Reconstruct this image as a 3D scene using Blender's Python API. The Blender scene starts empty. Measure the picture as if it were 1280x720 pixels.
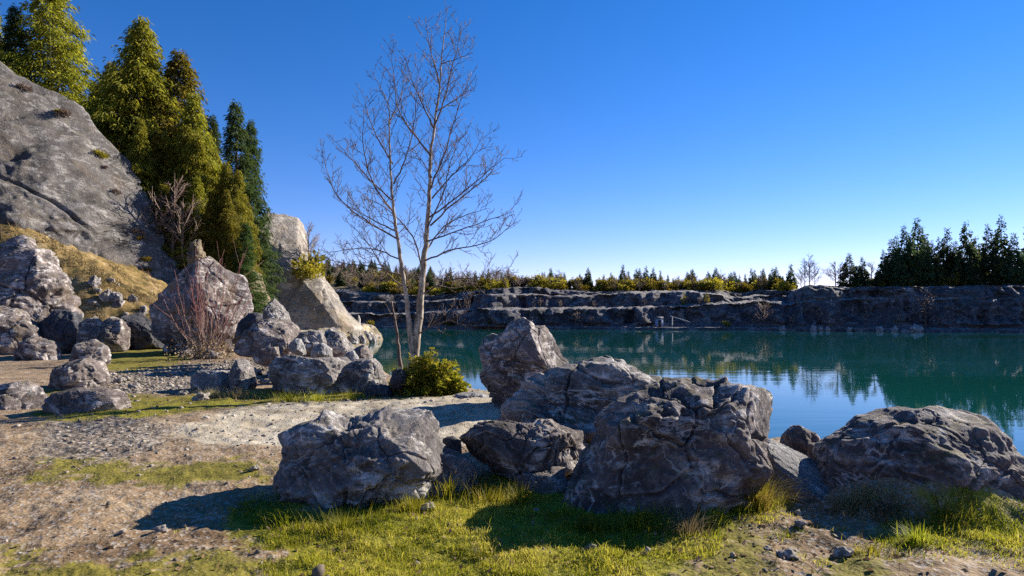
import bpy, math, random
import numpy as np
from mathutils import Vector

rng = np.random.default_rng(7)
random.seed(7)
scene = bpy.context.scene
COL = scene.collection

# ------------------------------------------------------------------ camera
F = 760.0                       # focal length in photo pixels (1280 wide)
CZ = 3.6                        # eye above the water; the bank stands 2 m above it
PITCH = math.atan(32 / F)
cp, sp_ = math.cos(PITCH), math.sin(PITCH)
cam = bpy.data.cameras.new('camera')
cam.sensor_width = 36
cam.lens = 36 * F / 1280
cam.clip_start = 0.05
cam.clip_end = 5000
camo = bpy.data.objects.new('camera', cam)
COL.objects.link(camo)
camo.location = (0, 0, CZ)
camo.rotation_euler = (math.pi / 2 + PITCH, 0, 0)
scene.camera = camo


def P(px, py, Y):
    """world point on the sight line of a photo pixel at distance Y"""
    dy = F * cp - (360 - py) * sp_
    dz = F * sp_ + (360 - py) * cp
    k = Y / dy
    return np.array([(px - 640) * k, Y, CZ + dz * k])


def GP(px, py, z=2.0):
    dy = F * cp - (360 - py) * sp_
    dz = F * sp_ + (360 - py) * cp
    k = (z - CZ) / dz
    return np.array([(px - 640) * k, dy * k])


# ------------------------------------------------------------------ numeric noise
def _hash(ix, iy, iz, seed):
    h = (ix.astype(np.uint32) * np.uint32(374761393) + iy.astype(np.uint32) * np.uint32(668265263)
         + iz.astype(np.uint32) * np.uint32(2246822519) + np.uint32((seed * 3266489917) & 0xffffffff))
    h ^= h >> np.uint32(15)
    h *= np.uint32(2246822519)
    h ^= h >> np.uint32(13)
    h *= np.uint32(3266489917)
    h ^= h >> np.uint32(16)
    return h


_G = np.array([[1, 1, 0], [-1, 1, 0], [1, -1, 0], [-1, -1, 0], [1, 0, 1], [-1, 0, 1], [1, 0, -1], [-1, 0, -1],
               [0, 1, 1], [0, -1, 1], [0, 1, -1], [0, -1, -1], [1, 1, 0], [-1, 1, 0], [0, -1, 1], [0, -1, -1]], float)


def perlin(p, seed=0):
    i = np.floor(p).astype(np.int64)
    f = p - i
    u = f * f * f * (f * (f * 6 - 15) + 10)
    out = 0
    for dx in (0, 1):
        wx = u[:, 0] if dx else 1 - u[:, 0]
        for dy in (0, 1):
            wy = u[:, 1] if dy else 1 - u[:, 1]
            for dz in (0, 1):
                wz = u[:, 2] if dz else 1 - u[:, 2]
                g = _G[_hash(i[:, 0] + dx, i[:, 1] + dy, i[:, 2] + dz, seed) & np.uint32(15)]
                out = out + wx * wy * wz * (g[:, 0] * (f[:, 0] - dx) + g[:, 1] * (f[:, 1] - dy) + g[:, 2] * (f[:, 2] - dz))
    return out


def fbm(p, octv=4, seed=0, gain=0.5, ridged=False):
    a, s, t = 1.0, 0, 0
    for o in range(octv):
        n = perlin(p * 2.03 ** o + 17.3 * o, seed + o)
        if ridged:
            n = 0.5 - np.abs(n) * 1.6
        s = s + a * n
        t += a
        a *= gain
    return s / t


def facets(p, seed):
    """chiselled blocks: every cell carries its own tilted plane"""
    i = np.floor(p).astype(np.int64)
    best = np.full(len(p), 1e9)
    sec = np.full(len(p), 1e9)
    val = np.zeros(len(p))
    for dx in (-1, 0, 1):
        for dy in (-1, 0, 1):
            for dz in (-1, 0, 1):
                c = i + np.array([dx, dy, dz])
                r = [(_hash(c[:, 0], c[:, 1], c[:, 2], seed + 31 * k) / 4294967295.0) for k in range(7)]
                d = p - c - np.stack(r[:3], 1)
                dd = (d * d).sum(1)
                v = d[:, 0] * (r[3] - .5) + d[:, 1] * (r[4] - .5) + d[:, 2] * (r[5] - .5) + (r[6] - .5) * .7
                m = dd < best
                sec = np.where(m, best, np.minimum(sec, dd))
                best = np.where(m, dd, best)
                val = np.where(m, v, val)
    return val, np.sqrt(sec) - np.sqrt(best)


def crag(p, seed):
    """angular noise: flat facets meeting in crisp, continuous creases"""
    rn = np.random.default_rng(seed + 1000)
    q, _ = np.linalg.qr(rn.normal(size=(3, 3)))
    p = p @ q + rn.uniform(0, 40, 3)
    p = p + p.sum(1)[:, None] / 3.0
    i = np.floor(p).astype(np.int64)
    f = p - i
    o = np.argsort(-f, axis=1)
    fs = np.take_along_axis(f, o, 1)
    w = np.stack([1 - fs[:, 0], fs[:, 0] - fs[:, 1], fs[:, 1] - fs[:, 2], fs[:, 2]], 1)
    c = i.copy()
    out = w[:, 0] * _hash(c[:, 0], c[:, 1], c[:, 2], seed)
    ar = np.arange(len(p))
    for k in range(3):
        c[ar, o[:, k]] += 1
        out = out + w[:, k + 1] * _hash(c[:, 0], c[:, 1], c[:, 2], seed)
    return out / 2147483648.0 - 1.0


def sstep(a, b, x):
    t = np.clip((x - a) / (b - a), 0, 1)
    return t * t * (3 - 2 * t)


def n2(x, y, s, seed, o=4):
    return fbm(np.stack([x / s, y / s, np.full_like(x, .37 * seed)], 1), o, seed)


# ------------------------------------------------------------------ mesh helpers
def mk(name, V, Fs, mats, parent=None, smooth=True, attr=None, loc=None, mat_idx=None):
    """link ONE mesh object; Fs is a face array or a list of face arrays"""
    V = np.asarray(V, np.float32)
    if loc is not None:
        V = V - np.asarray(loc, np.float32)
    if not isinstance(Fs, list):
        Fs = [Fs]
    Fs = [np.asarray(f, np.int32) for f in Fs if len(f)]
    me = bpy.data.meshes.new(name)
    me.vertices.add(len(V))
    me.vertices.foreach_set('co', V.ravel())
    tot = np.concatenate([np.full(len(f), f.shape[1], np.int32) for f in Fs])
    idx = np.concatenate([f.ravel() for f in Fs])
    me.loops.add(len(idx))
    me.loops.foreach_set('vertex_index', idx)
    me.polygons.add(len(tot))
    st = np.zeros(len(tot), np.int32)
    st[1:] = np.cumsum(tot)[:-1]
    me.polygons.foreach_set('loop_start', st)
    me.polygons.foreach_set('loop_total', tot)
    if smooth:
        me.polygons.foreach_set('use_smooth', np.ones(len(tot), bool))
    for m in (mats if isinstance(mats, (list, tuple)) else [mats]):
        me.materials.append(m)
    if mat_idx is not None:
        me.polygons.foreach_set('material_index', np.asarray(mat_idx, np.int32))
    me.update(calc_edges=True)
    for k, v in (attr or {}).items():
        a = me.attributes.new(k, 'FLOAT', 'POINT')
        a.data.foreach_set('value', np.asarray(v, np.float32))
    o = bpy.data.objects.new(name, me)
    COL.objects.link(o)
    if loc is not None:
        o.location = [float(c) for c in loc]
    if parent is not None:
        o.parent = parent
        if loc is None:
            pass
    return o


def tag(o, label, cat, group=None, kind=None):
    o['label'] = label
    o['category'] = cat
    if group:
        o['group'] = group
    if kind:
        o['kind'] = kind
    return o


def empty(name, loc, label, cat, group=None):
    o = bpy.data.objects.new(name, None)
    o.empty_display_size = .2
    COL.objects.link(o)
    o.location = [float(c) for c in loc]
    return tag(o, label, cat, group)


def copy_tree(o, parent=None):
    c = o.copy()
    COL.objects.link(c)
    if parent is not None:
        c.parent = parent
    for ch in list(o.children):
        copy_tree(ch, c)
    return c


class Acc:
    """collects pieces of one mesh"""
    def __init__(s):
        s.V, s.Q, s.T, s.n, s.A = [], [], [], 0, []

    def add(s, V, Q=None, T=None, a=0.0):
        s.V.append(V)
        if Q is not None and len(Q):
            s.Q.append(np.asarray(Q) + s.n)
        if T is not None and len(T):
            s.T.append(np.asarray(T) + s.n)
        s.A.append(np.full(len(V), a) if np.isscalar(a) else a)
        s.n += len(V)

    def faces(s):
        return [np.concatenate(x) for x in (s.Q, s.T) if x]

    def build(s, name, mat, parent=None, smooth=True, loc=None):
        return mk(name, np.concatenate(s.V), s.faces(), mat, parent, smooth, {'tint': np.concatenate(s.A)}, loc)


def tube(acc, pts, rad, sides=6, a=0.0, cap=True):
    pts = np.asarray(pts, float)
    rad = np.asarray(rad, float)
    n = len(pts)
    t = np.gradient(pts, axis=0)
    t /= np.linalg.norm(t, axis=1)[:, None] + 1e-9
    ref = np.array([0.3, .9, .1]) if abs(t[0, 2]) > .7 else np.array([0, 0, 1.0])
    u = np.cross(t, ref)
    u /= np.linalg.norm(u, axis=1)[:, None] + 1e-9
    v = np.cross(t, u)
    an = np.arange(sides) / sides * 2 * np.pi
    V = pts[:, None, :] + rad[:, None, None] * (np.cos(an)[None, :, None] * u[:, None, :] + np.sin(an)[None, :, None] * v[:, None, :])
    i = np.arange(n - 1)[:, None] * sides
    j = np.arange(sides)[None, :]
    k = (j + 1) % sides
    Q = np.stack([i + j, i + k, i + k + sides, i + j + sides], -1).reshape(-1, 4)
    V = V.reshape(-1, 3)
    T = None
    if cap:
        V = np.vstack([V, pts[-1:] + t[-1:] * rad[-1]])
        T = np.array([[(n - 1) * sides + q, (n - 1) * sides + (q + 1) % sides, n * sides] for q in range(sides)])
    acc.add(V, Q, T, a)


def resample(pts, n):
    """smooth curve through the given points"""
    pts = np.asarray(pts, float)
    d = np.r_[0, np.cumsum(np.linalg.norm(np.diff(pts, axis=0), axis=1))]
    s = np.linspace(0, d[-1], n)
    m = np.gradient(pts, d, axis=0)
    k = np.clip(np.searchsorted(d, s, side='right') - 1, 0, len(d) - 2)
    h = (d[k + 1] - d[k])
    t = (s - d[k]) / h
    t, h = t[:, None], h[:, None]
    return ((2 * t**3 - 3 * t**2 + 1) * pts[k] + (t**3 - 2 * t**2 + t) * h * m[k]
            + (-2 * t**3 + 3 * t**2) * pts[k + 1] + (t**3 - t**2) * h * m[k + 1])


# ------------------------------------------------------------------ materials
class NT:
    def __init__(s, name):
        s.m = bpy.data.materials.new(name)
        s.m.use_nodes = True
        s.t = s.m.node_tree
        s.t.nodes.clear()
        s.out = s.t.nodes.new('ShaderNodeOutputMaterial')

    def n(s, typ, **kw):
        nd = s.t.nodes.new('ShaderNode' + typ)
        for k, v in kw.items():
            if k.startswith('_'):
                setattr(nd, k[1:], v)
            else:
                s.set(nd, k.replace('__', ' '), v)
        return nd

    def set(s, nd, k, v):
        inp = nd.inputs[int(k[1:])] if (k[0] == 'i' and k[1:].isdigit()) else nd.inputs[k]
        if isinstance(v, bpy.types.NodeSocket):
            s.t.links.new(v, inp)
        else:
            inp.default_value = v

    def noise(s, co, scale, detail=6, rough=.55, dist=0.0):
        return s.n('TexNoise', Vector=co, Scale=scale, Detail=detail, Roughness=rough, Distortion=dist).outputs[0]

    def ramp(s, fac, stops, interp='LINEAR'):
        r = s.n('ValToRGB', Fac=fac)
        e = r.color_ramp.elements
        r.color_ramp.interpolation = interp
        while len(e) < len(stops):
            e.new(.5)
        for q, (p, c) in zip(e, stops):
            q.position = p
            q.color = (c, c, c, 1) if np.isscalar(c) else (*c, 1)
        return r.outputs[0]

    def mix(s, fac, a, b, mode='MIX'):
        nd = s.t.nodes.new('ShaderNodeMix')
        nd.data_type = 'RGBA'
        nd.blend_type = mode
        col = lambda c: (*c, 1) if isinstance(c, tuple) and len(c) == 3 else c
        s.set(nd, 'i0', fac)
        s.set(nd, 'i6', col(a))
        s.set(nd, 'i7', col(b))
        return nd.outputs[2]

    def math(s, op, a, b=0.0, clamp=False):
        nd = s.t.nodes.new('ShaderNodeMath')
        nd.operation = op
        nd.use_clamp = clamp
        s.set(nd, 'i0', a)
        s.set(nd, 'i1', b)
        return nd.outputs[0]

    def mapping(s, co, sc=(1, 1, 1), rot=(0, 0, 0)):
        return s.n('Mapping', Vector=co, Scale=sc, Rotation=rot).outputs[0]

    def bump(s, h, strength, dist, normal=None):
        b = s.n('Bump', Height=h, Strength=strength, Distance=dist)
        if normal is not None:
            s.set(b, 'Normal', normal)
        return b.outputs[0]

    def finish(s, col, rough=.9, normal=None, spec=.2, trans=None):
        b = s.n('BsdfPrincipled', Roughness=rough)
        s.set(b, 'Base Color', (*col, 1) if isinstance(col, tuple) else col)
        s.set(b, 'Specular IOR Level', spec)
        if normal is not None:
            s.set(b, 'Normal', normal)
        sh = b.outputs[0]
        if trans:
            tr = s.n('BsdfTranslucent')
            s.set(tr, 'Color', (*col, 1) if isinstance(col, tuple) else col)
            sh = s.n('MixShader', i0=trans, i1=sh, i2=tr.outputs[0]).outputs[0]
        s.t.links.new(sh, s.out.inputs[0])
        return s.m


def rock_mat(name, dark, mid, light, warm, sc=1.0, moss=None, moss_amt=.5, light_amt=.5, bump=1.0, warm_amt=.5, edge=.30):
    t = NT(name)
    co = t.n('TexCoord').outputs['Object']
    co = t.mapping(co, (sc, sc, sc))
    base = t.noise(co, 1.3, 9, .62, .4)
    col = t.ramp(base, [(.36, dark), (.60, mid)])
    streak = t.noise(t.mapping(co, (2.2, 2.2, 7.0), (.5, .35, .3)), 1.0, 8, .65, .6)
    fine = t.noise(co, 9, 10, .7, .3)
    blot = t.noise(co, 2.1, 6, .6, .8)
    sfac = t.math('MULTIPLY', t.ramp(streak, [(.50, 0.0), (.60, 1.0)]), t.ramp(blot, [(.47, 0.0), (.57, 1.0)]))
    col = t.mix(t.math('MULTIPLY', sfac, light_amt), col, light)
    vn = t.math('ABSOLUTE', t.math('SUBTRACT', t.noise(t.mapping(co, (1, 1, 1.8), (.6, .4, .2)), 1.7, 7, .6, .7), .5))
    vn2 = t.math('MULTIPLY', t.ramp(vn, [(0.0, 1.0), (.018, 0.0)]), t.ramp(blot, [(.40, 0.0), (.55, 1.0)]))
    col = t.mix(t.math('MULTIPLY', vn2, light_amt), col, light)
    wn = t.noise(co, .9, 7, .65, .5)
    col = t.mix(t.math('MULTIPLY', t.ramp(wn, [(.52, 0.0), (.68, 1.0)]), warm_amt), col, warm)
    lich = t.noise(co, 17, 6, .75)
    col = t.mix(t.math('MULTIPLY', t.ramp(lich, [(.60, 0.0), (.68, 1.0)]), light_amt * .75), col, light)
    col = t.mix(.55, col, t.ramp(fine, [(.3, .45), (.7, 1.45)]), 'MULTIPLY')
    geo = t.n('NewGeometry')
    col = t.mix(t.math('MULTIPLY', t.ramp(geo.outputs['Pointiness'], [(.5, 0.0), (.60, 1.0)]), edge), col, light)
    if moss:
        up = t.n('SeparateXYZ', i0=geo.outputs['Normal']).outputs[2]
        mn = t.noise(co, 2.6, 8, .7, .4)
        mf = t.math('MULTIPLY', t.ramp(up, [(.35, 0.0), (.8, 1.0)]), t.ramp(mn, [(.5, 0.0), (.62, 1.0)]))
        col = t.mix(t.math('MULTIPLY', mf, moss_amt), col, moss)
    h1 = t.noise(co, 6, 12, .72)
    h2 = t.noise(co, 24, 8, .7)
    wco = t.n('VectorMath', _operation='ADD', i0=co, i1=t.n('TexNoise', Vector=co, Scale=3.0, Detail=5.0).outputs['Color']).outputs[0]
    cr = t.n('TexVoronoi', _feature='DISTANCE_TO_EDGE', Vector=wco, Scale=1.6).outputs[0]
    nb = t.bump(t.ramp(cr, [(0.0, 0.0), (.03, 1.0)]), .3 * bump, .03 / sc)
    rmask = t.ramp(t.noise(co, .9, 4, .6), [(.38, .15), (.62, 1.0)])
    nb = t.bump(h1, .65 * bump, .07 / sc, nb)
    nb = t.bump(t.math('MULTIPLY', h2, rmask), .6 * bump, .02 / sc, nb)
    return t.finish(col, .88, nb, .25)


def leaf_mat(name, c1, c2, c3=None, trans=.35, rough=.7):
    t = NT(name)
    a = t.n('Attribute', _attribute_name='tint').outputs['Fac']
    oi = t.n('ObjectInfo').outputs['Random']
    col = t.ramp(a, [(0.0, c1), (.55, c2), (1.0, c3 or c2)])
    hs = t.n('HueSaturation', Color=col)
    t.set(hs, 'Hue', t.math('ADD', .483, t.math('MULTIPLY', oi, .035)))
    t.set(hs, 'Value', t.math('ADD', .75, t.math('MULTIPLY', oi, .6)))
    return t.finish(hs.outputs[0], rough, None, .2, trans)


M = {}
M['rock'] = rock_mat('limestone', (.050, .037, .033), (.175, .140, .126), (.58, .52, .47), (.15, .105, .06), 1.0, (.12, .095, .02), .6, .7)
M['rock_brown'] = rock_mat('brown_limestone', (.042, .032, .031), (.160, .128, .118), (.58, .525, .48), (.17, .11, .055), 1.0, (.12, .095, .02), .6, .8, 1.0, .7)
M['stone'] = rock_mat('field_stone', (.10, .085, .07), (.24, .205, .17), (.48, .44, .39), (.20, .14, .08), 7.0, None, 0, .6)
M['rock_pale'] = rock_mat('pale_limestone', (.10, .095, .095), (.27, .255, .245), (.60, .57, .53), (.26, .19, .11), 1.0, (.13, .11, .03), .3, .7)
M['rock_grey'] = rock_mat('grey_limestone', (.055, .046, .043), (.24, .212, .195), (.66, .615, .56), (.19, .14, .08), .9, (.11, .09, .02), .4, .8)
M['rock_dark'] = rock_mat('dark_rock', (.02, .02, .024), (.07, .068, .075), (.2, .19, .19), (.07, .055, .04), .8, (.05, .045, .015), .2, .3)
M['slab'] = rock_mat('slab_rock', (.040, .035, .031), (.12, .106, .096), (.36, .335, .31), (.17, .115, .065), .45, (.13, .11, .03), .25, .6, 1.0, .4)
M['cliff_tan'] = rock_mat('tan_cliff_rock', (.17, .145, .12), (.32, .275, .23), (.56, .50, .42), (.34, .22, .09), .2, (.14, .12, .03), .6, .6, 1.0, .6)
M['cliff_brown'] = rock_mat('brown_cliff_rock', (.09, .065, .04), (.22, .165, .10), (.40, .33, .24), (.24, .16, .05), .25, (.10, .09, .02), .8, .5)
M['quarry'] = rock_mat('quarry_rock', (.033, .031, .038), (.095, .089, .098), (.36, .33, .31), (.16, .12, .08), .16, None, 0, .55, 1.3, .35, .25)

M['bark'] = None
t = NT('pale_bark')
co = t.n('TexCoord').outputs['Object']
b1 = t.noise(t.mapping(co, (6, 6, 2.2)), 2.0, 8, .65, .4)
b2 = t.noise(t.mapping(co, (9, 9, 30)), 1.0, 5, .6)
c = t.ramp(b1, [(.38, (.14, .10, .068)), (.5, (.30, .235, .165)), (.66, (.53, .46, .37))])
c = t.mix(t.ramp(b2, [(.58, 0.0), (.66, .8)]), c, (.09, .07, .055))
M['bark'] = t.finish(c, .85, t.bump(b1, .5, .01), .2)

t = NT('twig_bark')
co = t.n('TexCoord').outputs['Object']
c = t.ramp(t.noise(co, 3.0, 4), [(.35, (.075, .045, .032)), (.65, (.16, .105, .075))])
M['twig'] = t.finish(c, .7, None, .3)

t = NT('conifer_bark')
co = t.n('TexCoord').outputs['Object']
c = t.ramp(t.noise(t.mapping(co, (3, 3, .5)), 2.0, 6), [(.35, (.07, .05, .035)), (.65, (.18, .135, .10))])
M['cbark'] = t.finish(c, .9)

t = NT('red_stem_bark')
a = t.n('Attribute', _attribute_name='tint').outputs['Fac']
c = t.ramp(a, [(0.0, (.23, .175, .13)), (.35, (.22, .145, .11)), (.75, (.20, .065, .05))])
M['redstem'] = t.finish(c, .6, None, .3)

M['cedar'] = leaf_mat('cedar_foliage', (.080, .086, .009), (.195, .178, .014), (.34, .275, .03), .52)
M['fir'] = leaf_mat('fir_foliage', (.028, .050, .016), (.055, .085, .02), (.09, .115, .02), .4)
M['far_fir'] = leaf_mat('far_fir_foliage', (.028, .052, .026), (.058, .088, .032), (.11, .12, .03), .45)
M['olive'] = leaf_mat('olive_bush_foliage', (.12, .11, .012), (.24, .19, .016), (.36, .25, .03), .5)
M['brownbush'] = leaf_mat('bare_brush_twigs', (.10, .065, .05), (.18, .12, .09), (.26, .19, .15), .1)
M['shrub'] = leaf_mat('shrub_foliage', (.11, .14, .010), (.25, .25, .018), (.38, .31, .03), .5)
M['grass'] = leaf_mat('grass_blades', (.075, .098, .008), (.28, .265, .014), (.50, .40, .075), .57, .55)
M['straw'] = leaf_mat('straw_blades', (.16, .12, .05), (.28, .22, .10), (.38, .31, .17), .35)
M['deadleaf'] = leaf_mat('dead_leaves', (.13, .075, .035), (.22, .14, .07), (.34, .24, .14), .2)

t = NT('pebble_stone')
a = t.n('Attribute', _attribute_name='tint').outputs['Fac']
co = t.n('TexCoord').outputs['Object']
c = t.ramp(a, [(0.0, (.11, .085, .06)), (.5, (.23, .19, .145)), (1.0, (.42, .37, .31))])
c = t.mix(.5, c, t.ramp(t.noise(co, 40, 5), [(.3, .6), (.7, 1.3)]), 'MULTIPLY')
M['pebble'] = t.finish(c, .9)

# ground: dirt, moss, gravel, beige rock and grass soil by painted plan masks
t = NT('ground_soil')
co = t.n('NewGeometry').outputs['Position']
at = lambda k: t.n('Attribute', _attribute_name=k).outputs['Fac']
nz = t.noise(co, 1.1, 9, .65)
nf = t.noise(co, 14, 10, .7)
vor = t.n('TexVoronoi', Vector=co, Scale=38.0)
vo2 = t.n('TexVoronoi', Vector=co, Scale=15.0)
dirt = t.ramp(nz, [(.33, (.125, .078, .042)), (.52, (.24, .162, .092)), (.7, (.36, .265, .165))])
dirt = t.mix(.75, dirt, t.ramp(nf, [(.28, .35), (.72, 1.5)]), 'MULTIPLY')
spk = t.ramp(t.n('SeparateColor', i0=vor.outputs['Color']).outputs[0], [(.80, 0.0), (.82, 1.0)])
dirt = t.mix(t.math('MULTIPLY', spk, .55), dirt, (.36, .33, .29))
grav = t.ramp(t.n('SeparateColor', i0=vo2.outputs['Color']).outputs[1], [(0.0, (.11, .08, .055)), (.5, (.25, .20, .15)), (1.0, (.44, .385, .315))])
grav = t.mix(t.ramp(vo2.outputs['Distance'], [(.3, 0.0), (.75, .8)]), grav, (.10, .08, .06))
beige = t.ramp(t.noise(co, 2.2, 9, .7, .4), [(.32, (.20, .155, .10)), (.5, (.37, .31, .22)), (.68, (.50, .445, .35))])
beige = t.mix(.5, beige, t.ramp(nf, [(.3, .6), (.7, 1.3)]), 'MULTIPLY')
mossc = t.ramp(t.noise(co, 5, 8, .7), [(.3, (.085, .07, .016)), (.5, (.16, .135, .022)), (.7, (.24, .20, .04))])
grassc = t.ramp(t.noise(co, 6, 9, .7), [(.3, (.09, .07, .014)), (.52, (.19, .175, .016)), (.72, (.28, .225, .04))])
tal = t.ramp(t.noise(co, 1.3, 10, .75), [(.38, (.075, .062, .022)), (.5, (.20, .13, .045)), (.62, (.33, .24, .12))])
tal = t.mix(.7, tal, t.ramp(t.noise(co, 5, 8, .75), [(.3, .4), (.7, 1.5)]), 'MULTIPLY')


def edge(mask, n, k=.9):
    return t.ramp(t.math('ADD', mask, t.math('MULTIPLY', t.math('SUBTRACT', n, .5), k)), [(.42, 0.0), (.58, 1.0)])


nm = t.noise(co, 2.6, 8, .7)
nm2 = t.noise(co, 3.3, 9, .75, .5)
col = dirt
col = t.mix(edge(at('beige'), nm), col, beige)
col = t.mix(edge(at('gravel'), nf, .8), col, grav)
col = t.mix(edge(at('moss'), nm2, 1.6), col, mossc)
col = t.mix(edge(at('grass'), nm2, 1.1), col, grassc)
col = t.mix(edge(at('talus'), nm), col, tal)
nb = t.bump(nf, .45, .03)
nb = t.bump(vor.outputs['Distance'], .5, .012, nb)
nb = t.bump(t.math('MULTIPLY', vo2.outputs['Distance'], at('gravel')), .7, .04, nb)
M['ground'] = t.finish(col, .95, nb, .15)

t = NT('lake_water')
co = t.n('NewGeometry').outputs['Position']
w1 = t.noise(t.mapping(co, (.22, 1.0, 1), (0, 0, .12)), 1.6, 3, .5, .2)
w2 = t.noise(t.mapping(co, (.35, 1.2, 1), (0, 0, -.2)), .35, 2, .5)
patch = t.ramp(t.noise(t.mapping(co, (.3, 1.0, 1)), .08, 3), [(.40, .12), (.60, 1.0)])
b = t.n('Bump', Height=t.math('ADD', w1, t.math('MULTIPLY', w2, 1.5)), Distance=.012)
t.set(b, 'Strength', t.math('MULTIPLY', patch, .55))
pr = t.n('BsdfPrincipled', Roughness=.03, IOR=1.333, Normal=b.outputs[0])
t.set(pr, 'Base Color', (.004, .058, .054, 1))
t.set(pr, 'Specular IOR Level', .5)
t.t.links.new(pr.outputs[0], t.out.inputs[0])
M['water'] = t.m


def plain(name, col, rough=.8):
    t = NT(name)
    co = t.n('TexCoord').outputs['Object']
    c = t.mix(.6, col, t.ramp(t.noise(co, 3, 6), [(.3, .6), (.7, 1.3)]), 'MULTIPLY')
    return t.finish(c, rough)


M['rubble'] = rock_mat('quarry_rubble', (.085, .075, .074), (.19, .172, .163), (.40, .37, .335), (.22, .165, .10), .3, None, 0, .6, 1.0, .5)
M['forest_floor'] = rock_mat('brushy_soil', (.05, .045, .018), (.13, .10, .05), (.26, .2, .12), (.16, .13, .03), .25, None, 0, .5, 1.0, .6, 0)
M['shed'] = plain('weathered_blue_board', (.25, .31, .42))
M['shed_roof'] = plain('dark_sheet_roof', (.12, .12, .13))
M['pale_wood'] = plain('bleached_wood', (.58, .53, .46))
M['dark_wood'] = plain('dark_wood', (.06, .05, .045))

# ------------------------------------------------------------------ terrain
SHORE = np.array([(400, -60), (60, 1), (20, 5.8), (6, 7.6), (3, 9.0), (1.9, 10.6), (.9, 12.4), (-.4, 14.0), (-2.2, 15.8), (-4, 19), (-6.3, 26), (-11.2, 40),
                  (-16.2, 58), (-18.0, 72), (-18.6, 84), (-20.5, 89), (-26, 92), (-40, 97), (-60, 108), (-85, 124), (-125, 150), (-400, 175), (-900, 175), (-900, -900), (400, -900)], float)


def sdist(x, y, poly):
    """signed distance, positive inside the polygon"""
    d = np.full(x.shape, 1e9)
    ins = np.zeros(x.shape, bool)
    n = len(poly)
    for i in range(n):
        ax, ay = poly[i]
        bx, by = poly[(i + 1) % n]
        ex, ey = bx - ax, by - ay
        t = np.clip(((x - ax) * ex + (y - ay) * ey) / (ex * ex + ey * ey + 1e-12), 0, 1)
        d = np.minimum(d, np.hypot(x - ax - t * ex, y - ay - t * ey))
        if ey != 0:
            c = ((ay > y) != (by > y)) & (x < ex * (y - ay) / ey + ax)
            ins ^= c
    return np.where(ins, d, -d)


def ground_h(x, y, detail=True):
    x = np.atleast_1d(np.asarray(x, float))
    y = np.atleast_1d(np.asarray(y, float))
    sd = sdist(x, y, SHORE)
    r = np.hypot(x, y)
    sdn = sd + .5 * n2(x, y, 1.7, 3) * np.clip(r / 8, .3, 3)
    h = -2.6 + 4.6 * sstep(-2.4, .8, sdn)
    land = sstep(-.5, 1.2, sd)
    # the wooded hill on the left and the yellow talus below the slab
    a, b = np.array([-21.5, 43]), np.array([-28.0, 62])
    e = (b - a) / np.linalg.norm(b - a)
    dl = -((x - a[0]) * e[1] - (y - a[1]) * e[0])
    hill = 9.5 * sstep(-1, 15, dl) * sstep(36, 46, y + np.clip(-x - 24, 0, 60) * .25) * (1 - sstep(110, 150, y))
    hill += 8 * sstep(15, 60, dl) * sstep(36, 46, y)
    tal = np.clip(-16.4 - x, 0, 30) * .55 * sstep(28.0, 34.5, y + 1.2 * n2(x, y, 3, 8)) * (1 - sstep(42, 47, y)) * (1 + .12 * n2(x, y, 2.2, 12) + .10 * np.abs(n2(x, y, .9, 13)))
    h = h + land * np.maximum(hill, tal)
    # gentle rises
    h += land * .12 * n2(x, y, 5.5, 1, 3) * sstep(4, 9, r)
    h += land * .30 * sstep(.95, .2, np.hypot((x - 3.5) / 1.05, (y - 5.15) / .7))
    h += land * .10 * sstep(1.2, .2, np.hypot((x + 1.2) / 1.8, (y - 10.3) / 1.6))
    if detail:
        near = np.clip(9 / np.maximum(r, 1), .25, 1.4)
        h += .05 * n2(x, y, .55, 5, 4) * (0.4 + land)
        h += .018 * n2(x, y, .11, 6, 3) * near * land
        h += 1.3 * (np.abs(n2(x, y, 2.6, 19, 5)) - .12) * sstep(5, 1, np.abs(sd - .5)) * sstep(25, 45, r) * (1 - sstep(150, 200, r))
        h += .35 * np.abs(n2(x, y, 1.1, 9, 4)) * sstep(.9, -.6, sd) * sstep(-3, -.5, sd)
    return h


def gh(x, y):
    return float(ground_h(x, y)[0])


def hit(px, py):
    """where the sight line of a photo pixel meets the ground"""
    Y = np.exp(np.linspace(math.log(3), math.log(120), 900))
    dy = F * cp - (360 - py) * sp_
    dz = F * sp_ + (360 - py) * cp
    x = (px - 640) / dy * Y
    z = CZ + dz / dy * Y
    h = ground_h(x, Y, False)
    k = np.argmax(z < h)
    return (float(x[k]), float(Y[k]), float(h[k]))


def gpoly(pts):
    return np.array([GP(a, min(max(b, 400), 5000)) for a, b in pts])


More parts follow.
